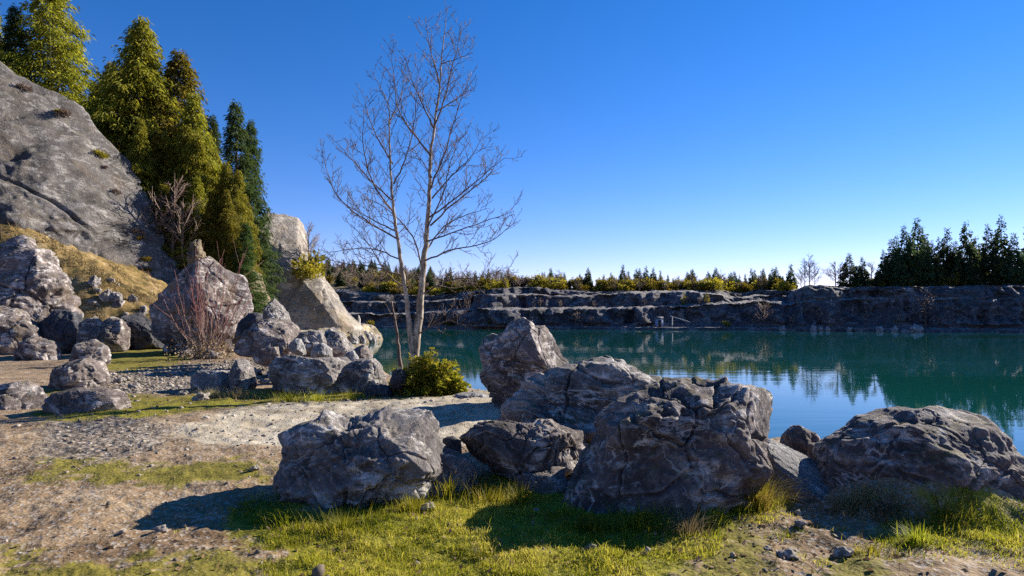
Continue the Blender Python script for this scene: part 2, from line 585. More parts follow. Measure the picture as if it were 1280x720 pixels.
MASKS = {
    'grass': [gpoly([(322, 735), (350, 692), (300, 668), (285, 650), (330, 628), (420, 636), (520, 606), (640, 600), (720, 612), (860, 625), (960, 615), (965, 640), (890, 660), (880, 690), (850, 720), (860, 790), (300, 790)]),
              gpoly([(1090, 672), (1110, 655), (1250, 645), (1300, 690), (1160, 684), (1100, 690)]),
              gpoly([(440, 487), (560, 487), (575, 494), (520, 499), (440, 498)]),
              gpoly([(60, 500), (215, 500), (330, 488), (345, 497), (200, 524), (60, 527)])],
    'moss': [gpoly([(100, 434), (215, 431), (240, 446), (215, 458), (150, 466), (110, 458)]),
             gpoly([(40, 486), (200, 496), (360, 486), (480, 490), (410, 503), (230, 512), (60, 532)]),
             gpoly([(60, 574), (200, 584), (345, 575), (345, 600), (260, 608), (60, 600)]),
             gpoly([(860, 650), (930, 655), (960, 700), (950, 790), (840, 790)]), gpoly([(1030, 690), (1100, 690), (1110, 760), (1000, 760)]),
             gpoly([(0, 690), (150, 700), (300, 690), (330, 720), (200, 790), (-60, 790)])],
    'gravel': [gpoly([(60, 530), (180, 525), (215, 538), (200, 562), (140, 578), (50, 580)]),
               gpoly([(105, 488), (110, 468), (200, 458), (330, 448), (350, 462), (250, 488), (160, 494)])],
    'beige': [gpoly([(210, 540), (300, 508), (400, 498), (520, 492), (560, 486), (640, 488), (680, 520), (640, 545), (520, 560), (340, 560), (250, 560)])],
}


def masks(x, y):
    out = {}
    r = np.hypot(x, y)
    w = .25 + .05 * r
    for k, polys in MASKS.items():
        m = np.full(x.shape, -1e9)
        for p in polys:
            m = np.maximum(m, sdist(x, y, p) / w)
        out[k] = np.clip(.5 + .5 * m, 0, 1)
    a = sstep(28.2, 30, y) * sstep(-16.4, -17.4, x) * (1 - sstep(46, 50, y)) * sstep(-120, -100, x)
    out['talus'] = a
    out['moss'] = np.maximum(out['moss'], .42 * sstep(30, 60, y) * (1 - a))
    sd = sdist(x, y, SHORE)
    out['gravel'] = np.maximum(out['gravel'], sstep(.5, -.4, sd))
    out['beige'] = np.maximum(out['beige'], sstep(6, 3, sd) * sstep(25, 40, r) * (1 - sstep(150, 200, r)))
    out['grass'] = np.maximum(out['grass'], sstep(120, 160, r) * .9)
    return out


dense = np.radians(np.linspace(-56, 56, 900))
coarse = np.radians(np.r_[np.linspace(56, 304, 100)[1:-1]])
ang = np.r_[dense, coarse]
rad = np.r_[.35, .7, 1.0, np.exp(np.linspace(math.log(1.4), math.log(130), 720)), np.exp(np.linspace(math.log(136), math.log(3000), 40))]
A_, R_ = np.meshgrid(ang, rad)
gx, gy = (R_ * np.sin(A_)).ravel(), (R_ * np.cos(A_)).ravel()
gz = ground_h(gx, gy)
V = np.stack([gx, gy, gz], 1)
na, nr = len(ang), len(rad)
i = np.arange(nr - 1)[:, None] * na
j = np.arange(na)[None, :]
k = (j + 1) % na
Q = np.stack([i + j, i + na + j, i + na + k, i + k], -1).reshape(-1, 4)[:, ::-1]
V = np.vstack([V, [[0, 0, gh(0, 0)]]])
T = np.stack([np.arange(na), (np.arange(na) + 1) % na, np.full(na, len(V) - 1)], 1)[:, ::-1]
ms = {k_: np.r_[v, 0] for k_, v in masks(gx, gy).items()}
g = mk('ground', V, [Q, T], M['ground'], attr=ms)
tag(g, 'bare earth, moss and gravel bank above the lake', 'ground', kind='structure')

wv = np.array([(-900, -200, 0), (900, -200, 0), (900, 700, 0), (-900, 700, 0)], float)
w = mk('water', wv, np.array([[0, 1, 2, 3]]), M['water'], smooth=False)
tag(w, 'still teal quarry lake reflecting sky and far trees', 'lake', kind='structure')

# ------------------------------------------------------------------ rocks
_ico = {}


def ico(n):
    if n not in _ico:
        import bmesh
        bm = bmesh.new()
        bmesh.ops.create_icosphere(bm, subdivisions=n, radius=1)
        v = np.array([x.co for x in bm.verts])
        f = np.array([[x.index for x in q.verts] for q in bm.faces])
        bm.free()
        v /= np.linalg.norm(v, axis=1)[:, None]
        _ico[n] = (v, f)
    return _ico[n]


def rock(outline, Y, df, db, label, mat='rock', seed=1, sub=6, planes=(), lean=0.0, e=.72, rough=1.0, name='boulder', cat='boulder',
         group=None, kind=None, grooves=(), nplanes=20, sink=0.0, fac=1.0, strata=0.0, fine=1.0):
    pts = np.array([P(a, b, Y) for a, b in outline])
    q = pts[:, [0, 2]]
    x, z = q[:, 0], q[:, 1]
    x1, z1 = np.roll(x, -1), np.roll(z, -1)
    cr = x * z1 - x1 * z
    ar = cr.sum() / 2
    c = np.array([((x + x1) * cr).sum(), ((z + z1) * cr).sum()]) / (6 * ar)
    size = math.sqrt(abs(ar))
    th = np.linspace(-np.pi, np.pi, 721)[:-1]
    R = np.zeros(720)
    for i_ in range(len(q)):
        a, b = q[i_] - c, q[(i_ + 1) % len(q)] - c
        ex = b - a
        den = np.cos(th) * ex[1] - np.sin(th) * ex[0]
        den = np.where(np.abs(den) < 1e-9, 1e-9, den)
        tt = (a[0] * ex[1] - a[1] * ex[0]) / den
        uu = (a[0] * np.sin(th) - a[1] * np.cos(th)) / den
        R = np.where((tt > 0) & (uu >= -1e-6) & (uu <= 1 + 1e-6), np.maximum(R, tt), R)
    R = np.where(R <= 0, np.median(R), R)
    d, f = ico(sub)
    tv = np.arctan2(d[:, 2], d[:, 0])
    Rv = np.interp(tv, th, R, period=2 * np.pi)
    cc = np.hypot(d[:, 0], d[:, 2])
    cs = cc ** e
    ss = np.abs(d[:, 1]) ** e
    rn = np.random.default_rng(seed)
    p = np.stack([Rv * np.cos(tv) * cs, np.where(d[:, 1] < 0, -ss * df, ss * db), Rv * np.sin(tv) * cs], 1)
    p[:, 1] += lean * p[:, 2]
    pl = list(planes)
    for _ in range(nplanes):
        n = rn.normal(size=3)
        n[1] = -abs(n[1]) - .35 if rn.random() < .75 else abs(n[1]) + .4
        pl.append((*n, rn.uniform(.74, .95)))
    for nx, ny, nz_, fr in pl:
        n = np.array([nx, ny, nz_])
        n = n / np.linalg.norm(n)
        s = p @ n
        lim = fr * s.max()
        ov = np.clip(s - lim, 0, None)
        p = p - n * (ov * .96)[:, None]
    on = p / np.array([1.0, (df + db) / 2 / size, 1.0])
    on /= np.linalg.norm(on, axis=1)[:, None] + 1e-9
    so = rn.uniform(0, 50, 3)
    wq = p / size
    warp = np.stack([perlin(wq * 2.3 + so + 9 * k_, seed + k_) for k_ in range(3)], 1) * .07
    warp += np.stack([perlin(wq * 11 + so + 9 * k_, seed + k_) for k_ in range(3)], 1) * .02
    wv_ = wq + warp * .35
    bed = np.array([rn.uniform(.8, 1.1), 1.0, rn.uniform(1.0, 2.2)])
    wv_ = wv_ @ np.linalg.qr(np.eye(3) + .35 * rn.normal(size=(3, 3)))[0]
    _, e2 = facets((wq + warp) / .42 + so, seed + 5)
    md = sstep(-.2, .2, perlin(wq * 1.9 + so, seed + 8))
    disp = fac * (.060 * crag(wv_ / .55, seed) + .042 * crag(wv_ * bed / .27, seed + 1) + fine * (.012 + .016 * md) * crag(wv_ * bed / .12, seed + 2)
                  + fine * (.005 + .009 * md) * crag(wv_ * bed / .055, seed + 3) + fine * .004 * crag(wv_ / .026, seed + 4) - .030 * sstep(.045, 0, e2))
    disp += rough * (.004 * fbm(wq * 22 + so, 4, seed + 3, .7))
    if strata:
        l = (wq[:, 2] * 1.0 + wq[:, 0] * .45 + .35 * perlin(wq * 2 + so, seed)) * 9
        disp += strata * .018 * np.abs((l % 1) - .5)
    p = p + on * (disp * size)[:, None]
    P0 = np.array([c[0], Y, c[1]])
    for gl, gw, gd in grooves:
        gq = np.array([P(a, b, Y) for a, b in gl])[:, [0, 2]]
        dd = np.full(len(p), 1e9)
        X, Z = p[:, 0] + c[0], p[:, 2] + c[1]
        X = X + .35 * gw * perlin(p / (gw * 2) + 3, seed + 9) * 3
        for i_ in range(len(gq) - 1):
            a, b = gq[i_], gq[i_ + 1]
            ex = b - a
            tt = np.clip(((X - a[0]) * ex[0] + (Z - a[1]) * ex[1]) / (ex @ ex), 0, 1)
            dd = np.minimum(dd, np.hypot(X - a[0] - tt * ex[0], Z - a[1] - tt * ex[1]))
        m = sstep(gw, gw * .3, dd) * (on[:, 1] < 0.2)
        p[:, 1] += m * gd
    base = np.array([c[0], Y, p[:, 2].min() + c[1]])
    o = mk(name, p + P0 - np.array([0, 0, sink]), f, M[mat], loc=base - np.array([0, 0, sink]))
    return tag(o, label, cat, group, kind)


R_ = rock
# foreground boulders
R_([(322, 553), (354, 543), (385, 530), (397, 517), (415, 528), (430, 535), (460, 528), (477, 519), (513, 514), (545, 519), (582, 532), (588, 550), (575, 562), (560, 580), (538, 600), (516, 618), (492, 638), (475, 648), (455, 648), (420, 640), (387, 630), (356, 616), (345, 600), (348, 573), (343, 560)],
   5.45, .62, .75, 'large grey boulder with a pale sloping top, standing alone left of the boulder cluster', 'rock_grey', 11, 7,
   planes=[(-.15, -.9, .2, .66), (.72, -.35, .6, .56), (.1, -.28, .95, .62), (.05, -.45, -.9, .72), (-.7, -.5, .5, .8)], e=.66, strata=1.0, fac=1.25, rough=1.3)
R_([(514, 594), (530, 574), (556, 564), (580, 570), (596, 590), (600, 634), (508, 634)], 5.7, .3, .35,
   'dark low boulder wedged between the big pale-topped boulder and the clustered rocks', 'rock', 12, 6)
R_([(548, 560), (555, 548), (566, 545), (576, 551), (576, 566), (565, 574), (552, 572)], 6.05, .1, .12,
   'small round stone perched on the dark wedged boulder', 'rock_dark', 13, 5, nplanes=2, name='stone', cat='stone')
R_([(583, 575), (605, 540), (639, 500), (655, 490), (672, 482), (697, 473), (720, 466), (743, 459), (764, 457), (781, 464), (795, 470), (812, 476), (835, 480), (850, 520), (845, 600), (600, 602)],
   7.05, .75, .8, 'long craggy ridge boulder at the back of the cluster, in front of the lake', 'rock_grey', 14, 7,
   planes=[(-.1, -.8, .55, .7), (.3, -.9, -.1, .8)], e=.7, strata=.7, fac=1.15, rough=1.4)
R_([(577, 547), (602, 530), (622, 523), (639, 521), (656, 525), (680, 530), (708, 534), (744, 548), (746, 572), (722, 594), (680, 598), (639, 596), (608, 588), (582, 568)],
   6.05, .5, .6, 'jutting brownish boulder overhanging the small rock and dark gap in the cluster', 'rock_brown', 15, 7, planes=[(-.2, -.9, .25, .68), (.5, -.7, .3, .72), (0, .2, 1, .7)], e=.66, fac=1.2)
R_([(643, 600), (655, 592), (672, 590), (690, 587), (708, 590), (713, 606), (705, 632), (648, 632)], 5.65, .22, .3,
   'small grey rock in the grass under the jutting boulder', 'rock', 16, 6)
R_([(604, 420), (612, 415), (622, 419), (637, 407), (648, 400), (656, 398), (665, 405), (670, 412), (681, 411), (693, 426), (704, 442), (718, 463), (730, 480), (720, 515), (690, 526), (650, 528), (622, 519), (610, 508), (604, 484), (606, 455)],
   10.3, .75, .75, 'tall pointed boulder standing at the lake edge behind the cluster', 'rock_brown', 17, 7,
   planes=[(-.25, -.9, .2, .6), (.8, -.45, .45, .62), (.2, -.8, -.5, .75)], e=.68)
R_([(704, 632), (716, 608), (733, 582), (745, 550), (766, 528), (785, 513), (806, 494), (827, 480), (852, 475), (877, 477), (893, 471), (914, 474), (924, 488), (940, 491), (955, 499), (968, 515), (967, 534), (965, 547), (956, 560), (948, 590), (936, 625), (920, 660), (727, 664)],
   5.35, .75, .8, 'huge rugged dark boulder at the right end of the cluster, beside the lake', 'rock_brown', 18, 7,
   planes=[(-.35, -.85, .35, .68), (.35, -.85, .25, .72), (.1, -.75, .65, .8)], e=.7, rough=1.5, fac=1.35)
R_([(983, 570), (986, 545), (1000, 533), (1017, 543), (1040, 562), (1050, 600), (985, 610)], 6.9, .35, .4,
   'pointed brown rock between the huge boulder and the right-hand boulder, nearest the water', 'rock', 19, 6)
R_([(950, 590), (962, 562), (978, 552), (1000, 562), (1026, 578), (1034, 600), (1030, 640), (952, 645)], 5.7, .4, .4,
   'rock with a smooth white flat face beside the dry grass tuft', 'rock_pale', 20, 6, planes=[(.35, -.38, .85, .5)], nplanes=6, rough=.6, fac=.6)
R_([(984, 625), (990, 610), (1005, 606), (1022, 610), (1029, 622), (1024, 642), (985, 644)], 5.35, .18, .22,
   'small grey rock at the foot of the white-faced rock', 'rock', 21, 5)
R_([(1036, 580), (1042, 566), (1057, 553), (1080, 543), (1107, 527), (1133, 521), (1147, 513), (1167, 512), (1190, 514), (1225, 520), (1258, 540), (1275, 590), (1265, 650), (1150, 655), (1060, 650), (1040, 618)],
   5.4, .75, .8, 'broad dome-shaped dark boulder on a grassy earth bank at the right', 'rock_brown', 22, 7,
   planes=[(-.1, -.85, .45, .7), (-.6, -.6, .5, .75), (.3, -.3, .9, .75)], e=.7)
# mid-ground rock pile on the left
R_([(342, 452), (357, 441), (373, 442), (394, 443), (419, 446), (436, 452), (440, 470), (434, 492), (415, 497), (396, 499), (375, 499), (355, 497), (344, 488)], 12.6, .9, 1.1,
   'largest ridged grey boulder at the front of the rock pile', 'rock_grey', 31, 6, planes=[(-.1, -.85, .4, .7), (0, .1, 1, .75)], strata=1.0, rough=1.2)
R_([(414, 490), (422, 472), (431, 459), (446, 450), (465, 448), (474, 456), (478, 468), (482, 488), (470, 497), (440, 498), (420, 496)], 12.8, .6, .8,
   'cracked grey boulder at the right end of the rock pile', 'rock_grey', 32, 6, planes=[(.4, -.8, .3, .7)], rough=1.2)
R_([(299, 425), (313, 408), (330, 400), (348, 398), (363, 405), (371, 420), (372, 436), (357, 445), (319, 446), (303, 442)], 17.5, 1.0, 1.1,
   'dome-topped dark boulder under the pointed white-topped rock', 'rock', 33, 6, strata=1.2)
R_([(324, 410), (334, 377), (340, 373), (348, 380), (357, 391), (362, 412)], 19.2, .5, .5, 'pointed rock with a white right side on top of the pile', 'rock_grey', 34, 6)
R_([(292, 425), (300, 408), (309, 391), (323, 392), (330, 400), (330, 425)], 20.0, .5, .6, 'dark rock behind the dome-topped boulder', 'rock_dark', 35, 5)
R_([(368, 425), (378, 415), (390, 412), (402, 416), (408, 432), (405, 448), (370, 448)], 16.0, .6, .7, 'rough grey rock in the middle of the pile', 'rock_grey', 36, 6)
R_([(400, 420), (413, 410), (427, 417), (436, 430), (448, 446), (440, 456), (402, 452)], 16.5, .6, .7, 'sloping grey rock at the right shoulder of the pile', 'rock_grey', 37, 6)
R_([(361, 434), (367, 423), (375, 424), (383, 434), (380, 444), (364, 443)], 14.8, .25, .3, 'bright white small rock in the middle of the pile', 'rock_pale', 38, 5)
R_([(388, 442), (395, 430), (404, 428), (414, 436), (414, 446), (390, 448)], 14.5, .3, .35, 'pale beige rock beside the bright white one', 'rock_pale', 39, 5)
R_([(434, 446), (440, 433), (450, 430), (457, 432), (464, 447), (462, 458), (438, 458)], 14.6, .35, .4, 'small dark rock at the water side of the pile', 'rock', 40, 5)
R_([(318, 442), (330, 435), (348, 433), (352, 446), (340, 458), (322, 456)], 15.3, .4, .5, 'flat dark rock below the dome-topped boulder', 'rock', 41, 5)
R_([(430, 452), (434, 440), (442, 438), (448, 450), (446, 462), (432, 462)], 13.9, .2, .25, 'pale wedge rock beside the small dark rock', 'rock_pale', 42, 5)
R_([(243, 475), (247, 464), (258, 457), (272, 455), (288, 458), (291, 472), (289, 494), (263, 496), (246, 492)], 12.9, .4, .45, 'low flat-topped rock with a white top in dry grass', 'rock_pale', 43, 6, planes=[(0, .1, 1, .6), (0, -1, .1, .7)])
R_([(288, 470), (290, 456), (296, 448), (306, 450), (313, 462), (319, 478), (312, 492), (292, 492)], 12.8, .35, .4, 'upright striped grey rock beside the flat white-topped one', 'rock_grey', 44, 6, strata=1.0)
R_([(446, 500), (452, 486), (470, 480), (486, 484), (492, 496), (480, 502)], 12.0, .25, .3, 'low brown mossy rock at the right foot of the pile', 'rock_dark', 45, 5)
R_([(488, 478), (490, 464), (500, 460), (507, 466), (508, 480), (500, 488), (490, 486)], 12.0, .2, .25, 'rounded dark rock under the green shrub', 'rock_dark', 46, 5)
R_([(566, 498), (575, 489), (592, 487), (606, 493), (622, 503), (618, 514), (580, 510)], 11.6, .35, .4, 'flat pale ledge rock at the lake edge beside the shrub', 'rock_pale', 47, 5, planes=[(0, 0, 1, .6)])
# left boulders
R_([(197, 384), (203, 374), (211, 365), (217, 350), (229, 335), (241, 326), (253, 319), (269, 331), (284, 340), (296, 341), (304, 352), (309, 364), (312, 383), (308, 412), (296, 440), (256, 450), (215, 445), (203, 420), (200, 400)], 25, 1.7, 1.8,
   'giant dark rounded boulder behind the red-stemmed shrub', 'rock_brown', 51, 7, planes=[(-.2, -.9, .2, .66), (.85, -.4, .3, .7)], rough=1.2)
R_([(234, 350), (237, 318), (242, 293), (247, 290), (250, 306), (257, 326), (264, 350)], 33, .5, .6, 'thin pale rock spire rising behind the giant boulder', 'cliff_brown', 52, 6, fac=1.8, rough=1.8)
R_([(100, 420), (104, 400), (112, 393), (122, 398), (126, 415), (120, 436), (102, 436)], 24, .5, .6, 'small lit grey rock at the left end of the dark rocks', 'rock', 53, 5)
R_([(118, 430), (122, 405), (135, 397), (150, 399), (157, 410), (152, 440), (122, 440)], 25.5, .7, .8, 'blocky grey rock beside the black shaded boulder', 'rock', 54, 6)
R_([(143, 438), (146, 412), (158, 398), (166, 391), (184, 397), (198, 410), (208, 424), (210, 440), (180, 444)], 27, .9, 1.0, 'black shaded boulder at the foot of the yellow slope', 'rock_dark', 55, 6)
R_([(205, 441), (210, 426), (224, 424), (232, 432), (232, 444)], 25, .4, .5, 'low pale rock left of the giant boulder', 'rock_grey', 56, 5)
R_([(92, 455), (100, 430), (115, 424), (128, 432), (132, 452), (122, 464), (98, 464)], 18.5, .5, .6, 'grey boulder below the lit grey rock at the far left', 'rock_brown', 57, 5)
R_([(60, 485), (80, 455), (105, 448), (124, 456), (129, 474), (122, 492), (70, 495)], 13.2, .6, .7, 'pale smooth boulder at the left above the gravel', 'rock', 58, 6)
R_([(50, 515), (70, 492), (100, 486), (130, 488), (148, 500), (150, 518), (110, 526), (60, 524)], 9.9, .45, .6, 'wide low dark boulder at the left edge of the gravel', 'rock', 59, 6)
R_([(-30, 560), (-20, 500), (15, 478), (45, 490), (60, 520), (50, 560)], 10.4, .6, .7, 'broad grey boulder left of the low dark boulder', 'rock_brown', 60, 6)
R_([(-60, 450), (-50, 350), (-20, 310), (20, 300), (52, 325), (78, 360), (86, 400), (84, 450)], 27.0, 1.8, 2.0, 'giant dark block at the left, covering the foot of the yellow slope', 'rock_brown', 66, 7)
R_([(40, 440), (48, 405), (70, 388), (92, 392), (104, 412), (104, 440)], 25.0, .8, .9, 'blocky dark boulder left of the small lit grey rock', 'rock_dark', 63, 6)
R_([(-40, 445), (-30, 400), (0, 380), (30, 388), (46, 415), (46, 445)], 24.0, .9, 1.0, 'broad dark boulder at the far left foot of the yellow slope', 'rock_brown', 64, 6)
R_([(14, 452), (20, 428), (40, 420), (62, 428), (70, 452)], 21.0, .5, .6, 'low grey rock in front of the broad dark boulder', 'rock_brown', 65, 5)
tr_ = np.random.default_rng(8)
for k_ in range(34):
    a, b = tr_.uniform(-20, 205), tr_.uniform(335, 405)
    if b < 316 + (a - 104) * .72:
        continue
    r_ = tr_.uniform(.1, .32)
    v, f = ico(4)
    n_ = .8 + .4 * perlin(v * 1.4 + k_ * 7.7, k_) + .4 * facets(v * 1.1 + k_ * 3.3, k_)[0]
    h_ = hit(a, b)
    if h_[1] < 28:
        continue
    o = mk('stone', v * n_[:, None] * np.array([r_, r_ * .8, r_ * .8]), f, M['stone'])
    o.location = h_
    tag(o, 'small fallen stone lying on the yellow slope below the slab', 'stone', 'fallen stones on the yellow slope')
for k_, (a, b, r_, lb) in enumerate([(118, 356, .45, 'squat grey block on the yellow slope, leftmost of three'), (133, 376, .5, 'tall pale block in the middle of the yellow slope'),
                                     (148, 378, .45, 'narrow dark upright block on the yellow slope'), (166, 378, .35, 'small block on the yellow slope close under the slab'), (178, 392, .3, 'lowest small pale block on the yellow slope')]):
    v, f = ico(5)
    n_ = .8 + .4 * perlin(v * 1.4 + k_ * 7, k_) + .45 * facets(v * 1.1 + k_ * 3, k_)[0] + .08 * fbm(v * 6 + k_, 4, k_)
    o = mk('rock_block', v * n_[:, None] * np.array([r_ * .8, r_ * .8, r_ * 1.15]), f, M['rock_grey'])
    o.location = hit(a, b)
    o.rotation_euler = (.1, .2, k_ * 1.7)
    tag(o, lb, 'rock')
# cliffs
R_([(-90, 40), (-40, 60), (0, 84), (36, 106), (72, 132), (96, 160), (110, 174), (118, 205), (134, 236), (150, 262), (166, 290), (176, 316), (196, 346), (212, 368), (232, 392), (244, 430), (120, 440), (-60, 440)], 38.0, 5.0, 7,
   'steep grey rock slab with a diagonal crack above the yellow slope', 'slab', 81, 7, planes=[(.78, -.42, .46, .40), (.45, -.75, .5, .55)], nplanes=5, rough=1.0, fac=.75, fine=1.7, strata=1.5, e=.55, name='cliff', cat='cliff', kind='structure',
   grooves=[([(132, 205), (145, 240), (160, 268), (172, 292), (182, 325), (196, 352)], .3, .9), ([(178, 288), (181, 310), (180, 330)], .3, .9)])
R_([(-520, -40), (-300, -20), (-160, 10), (-70, 40), (-30, 90), (10, 200), (30, 300), (30, 440), (-520, 440)], 42.0, 6.0, 7,
   'long grey cliff running on behind the steep slab', 'slab', 85, 7, planes=[(.5, -.75, .4, .5)], nplanes=3, rough=.4, fac=.5, e=.6, name='cliff', cat='cliff', kind='structure')
R_([(140, 262), (170, 252), (200, 262), (235, 275), (262, 290), (300, 330), (330, 380), (330, 430), (140, 430)], 47, 4, 6,
   'brown weathered cliff with dry growth between the slab and the giant boulder', 'cliff_brown', 82, 7, nplanes=4, name='cliff', cat='cliff', kind='structure', fac=1.0)
R_([(322, 300), (328, 264), (345, 261), (361, 265), (365, 285), (370, 306), (380, 325), (392, 340), (404, 355), (416, 376), (429, 396), (446, 412), (440, 428), (280, 430), (285, 380), (300, 335)], 63, 6.5, 8,
   'tan rock outcrop with a square overhanging top at the head of the point', 'cliff_tan', 83, 7, planes=[(.5, -.72, .5, .42), (.25, -.9, .3, .5)], nplanes=3, rough=.9, fac=.38, name='cliff', cat='cliff', kind='structure', fine=1.6)
for q, (px, py, Y, rd_) in enumerate([(447, 420, 68, 1.0), (456, 418, 74, .9), (462, 420, 77, .8), (440, 423, 60, .9), (469, 420, 82, .8), (452, 423, 64, .6)]):
    R_([(px - rd_ * 9, py + 7), (px - rd_ * 6, py - 3), (px + rd_ * 2, py - 5), (px + rd_ * 8, py + 1), (px + rd_ * 9, py + 7)], Y, rd_, rd_, ['dark waterside rock below the tan outcrop', 'rough pale rock on the bank of the point', 'low grey rock near the tip of the point', 'large rock at the water left of the outcrop foot', 'outermost rock at the tip of the point', 'small rock at the water below the outcrop'][q], 'rock_grey', 120 + q, 5)
# ledge and stump on the point
R_([(398, 425), (402, 414), (420, 411), (440, 412), (462, 414), (474, 420), (470, 428), (430, 432)], 80, 3, 3, 'low pale rock shelf at the tip of the point', 'cliff_tan', 84, 6, name='rock_shelf', cat='rock', nplanes=4, fac=1.6, rough=1.8)

# ------------------------------------------------------------------ far quarry wall
cols = np.array([-300, 100, 250, 380, 420, 450, 480, 520, 560, 590, 620, 640, 670, 700, 740, 780, 800, 830, 860, 890, 920, 945, 965, 985, 1000, 1012, 1030, 1080, 1120, 1176, 1280, 1450, 1800], float)


def curve(d):
    ks = sorted(d)
    return np.interp(np.arange(-300, 1801, 1.5), ks, [d[k] for k in ks])


px_ = np.arange(-300, 1801, 1.5)
shore_py = curve({-300: 408, 380: 409.3, 500: 410.3, 600: 411, 800: 412, 950: 412.4, 1000: 413, 1176: 414.4, 1400: 416, 1800: 418})
Ysh = CZ * F / (shore_py - 392)
f1t = curve({-300: 385, 420: 392, 480: 393.5, 520: 392, 560: 389, 600: 387, 640: 387, 700: 386, 800: 385, 860: 382.5, 920: 379, 950: 377, 985: 381, 1000: 378, 1030: 374, 1176: 374, 1800: 370})
f2t = curve({-300: 370, 420: 377, 480: 378, 540: 377, 575: 374, 600: 369, 640: 368, 670: 369, 700: 371, 740: 369.5, 780: 366.5, 860: 364.5, 890: 368, 920: 373, 950: 370, 985: 371, 1000: 363, 1012: 358.5, 1030: 358.5, 1050: 361, 1176: 360.5, 1800: 350})
f3t = curve({-300: 360, 420: 365, 480: 369, 540: 371, 590: 366, 620: 362, 650: 360, 675: 360, 700: 363, 740: 366, 780: 364.5, 860: 363, 900: 364, 925: 367, 950: 362, 970: 363, 985: 365, 1003: 361, 1030: 359.5, 1176: 359.5, 1800: 349})
setb = curve({-300: 8, 560: 8, 900: 8, 930: 12, 985: 9, 1000: 3, 1012: 1.2, 1030: 1.0, 1800: 1.0})
bulge = curve({-300: 0, 540: 0, 570: -4, 600: -11, 620: -12, 650: -7, 690: 0, 860: 3, 950: 1, 985: 2, 1003: -5, 1040: -3, 1100: 2, 1176: 0, 1800: 0})
zz = lambda py, Y: CZ + (392 - py) / F * Y
prof = []                                          # control points per column: (depth, height)
d0 = Ysh
y1 = Ysh + 5 + bulge * .6
prof.append((d0 - 1.5, np.full_like(d0, -1.5)))
prof.append((d0, np.full_like(d0, .05)))
prof.append((d0 + .2, np.full_like(d0, .5)))
prof.append((y1 - .3, np.full_like(d0, .62)))
prof.append((y1 + 1.8, zz(f1t, y1 + 1.8)))
y2 = y1 + 1.8 + setb
prof.append((y2, zz(np.minimum(f1t - 2.2, f1t), y2)))
prof.append((y2 + 1.8, np.maximum(zz(f2t, y2 + 1.8), zz(f1t - 2.2, y2) + .3)))
y3 = y2 + 1.8 + setb
prof.append((y3, np.maximum(zz(f2t - 1.0, y3), prof[-1][1] + .2)))
prof.append((y3 + 2.0, np.maximum(zz(f3t, y3 + 2), prof[-1][1] + .2)))
prof.append((y3 + 22, zz(curve({-300: 350, 400: 352, 480: 356, 540: 362, 640: 358, 800: 363, 980: 363, 1030: 359, 1800: 345}), y3 + 22)))
prof.append((y3 + 110, zz(curve({-300: 325, 380: 328, 440: 336, 500: 342, 560: 350, 700: 362, 1000: 362, 1176: 356, 1800: 330}), y3 + 110)))
prof.append((y3 + 600, np.full_like(d0, 0.0) + 10))
nrow = [3, 3, 6, 22, 10, 18, 8, 14, 14, 14, 4]
D, Z, FACE = [], [], []
for s_ in range(len(prof) - 1):
    (a0, b0), (a1, b1) = prof[s_], prof[s_ + 1]
    for r_ in range(nrow[s_]):
        t_ = r_ / nrow[s_]
        D.append(a0 + (a1 - a0) * t_)
        Z.append(b0 + (b1 - b0) * t_)
        FACE.append(1.0 if s_ in (3, 5, 7) else .35)
D.append(prof[-1][0])
Z.append(prof[-1][1])
FACE.append(.1)
D, Z, FACE = np.array(D), np.array(Z), np.array(FACE)
X = (px_ - 640)[None, :] / F * D
Vq = np.stack([X.ravel(), D.ravel(), Z.ravel()], 1)
fa = np.repeat(FACE, len(px_))
up = (Vq[:, 2] > .3)
bl, _ = facets(Vq / np.array([7, 7, 7.0]) + 3, 3)
b2_, _ = facets(Vq / 2.4 + 5, 4)
b3_, _ = facets(Vq / np.array([2.6, 4.0, 9.0]) + 8, 14)
dn = 2.6 * crag(Vq / 9.0, 3) + 1.6 * crag(Vq / 3.6, 4) + 1.2 * crag(Vq / np.array([2.0, 2.5, 7.0]), 5) + .5 * crag(Vq / 1.2, 6) + .8 * b3_
low = np.where(Vq[:, 2] < 1.3, .22, 1.0)
Vq[:, 1] -= dn * fa * 1.3 * up * low
Vq[:, 0] -= .4 * dn * fa * up * low
Vq[:, 2] += (fbm(Vq / np.array([3.0, 3.0, 3.0]), 5, 22, .6) * 1.25) * np.where(fa > .9, .55, .8) * up * np.where(Vq[:, 2] < 1.4, .35, 1)
nr, nc = D.shape
i = np.arange(nr - 1)[:, None] * nc
j = np.arange(nc - 1)[None, :]
Q = np.stack([i + j, i + j + 1, i + nc + j + 1, i + nc + j], -1).reshape(-1, 4)
cum = np.cumsum([0] + nrow)
ROW_SHELF, ROW_L1, ROW_L2, ROW_TOP, ROW_BACK = cum[2] + 3, cum[4] + 5, cum[6] + 4, cum[8] + 4, cum[9]
rw = np.arange(nr - 1)
sel = (rw >= ROW_TOP - 1).astype(int)
for q in (2, 4, 6):
    sel[cum[q]:cum[q + 1]] = 2
sel[cum[8]:ROW_TOP - 1] = 2
mi_ = np.repeat(sel, nc - 1)
qw = mk('quarry_terraces', Vq, Q, [M['quarry'], M['forest_floor'], M['rubble']], smooth=False, mat_idx=mi_)
tag(qw, 'dark terraced quarry walls with pale ledges across the lake', 'quarry wall', kind='structure')


def quarry_at(px, row):
    """point of the quarry surface: row index counts through the profile"""
    c_ = int(np.clip(round((px + 300) / 1.5), 0, nc - 1))
    return Vq[row * nc + c_]



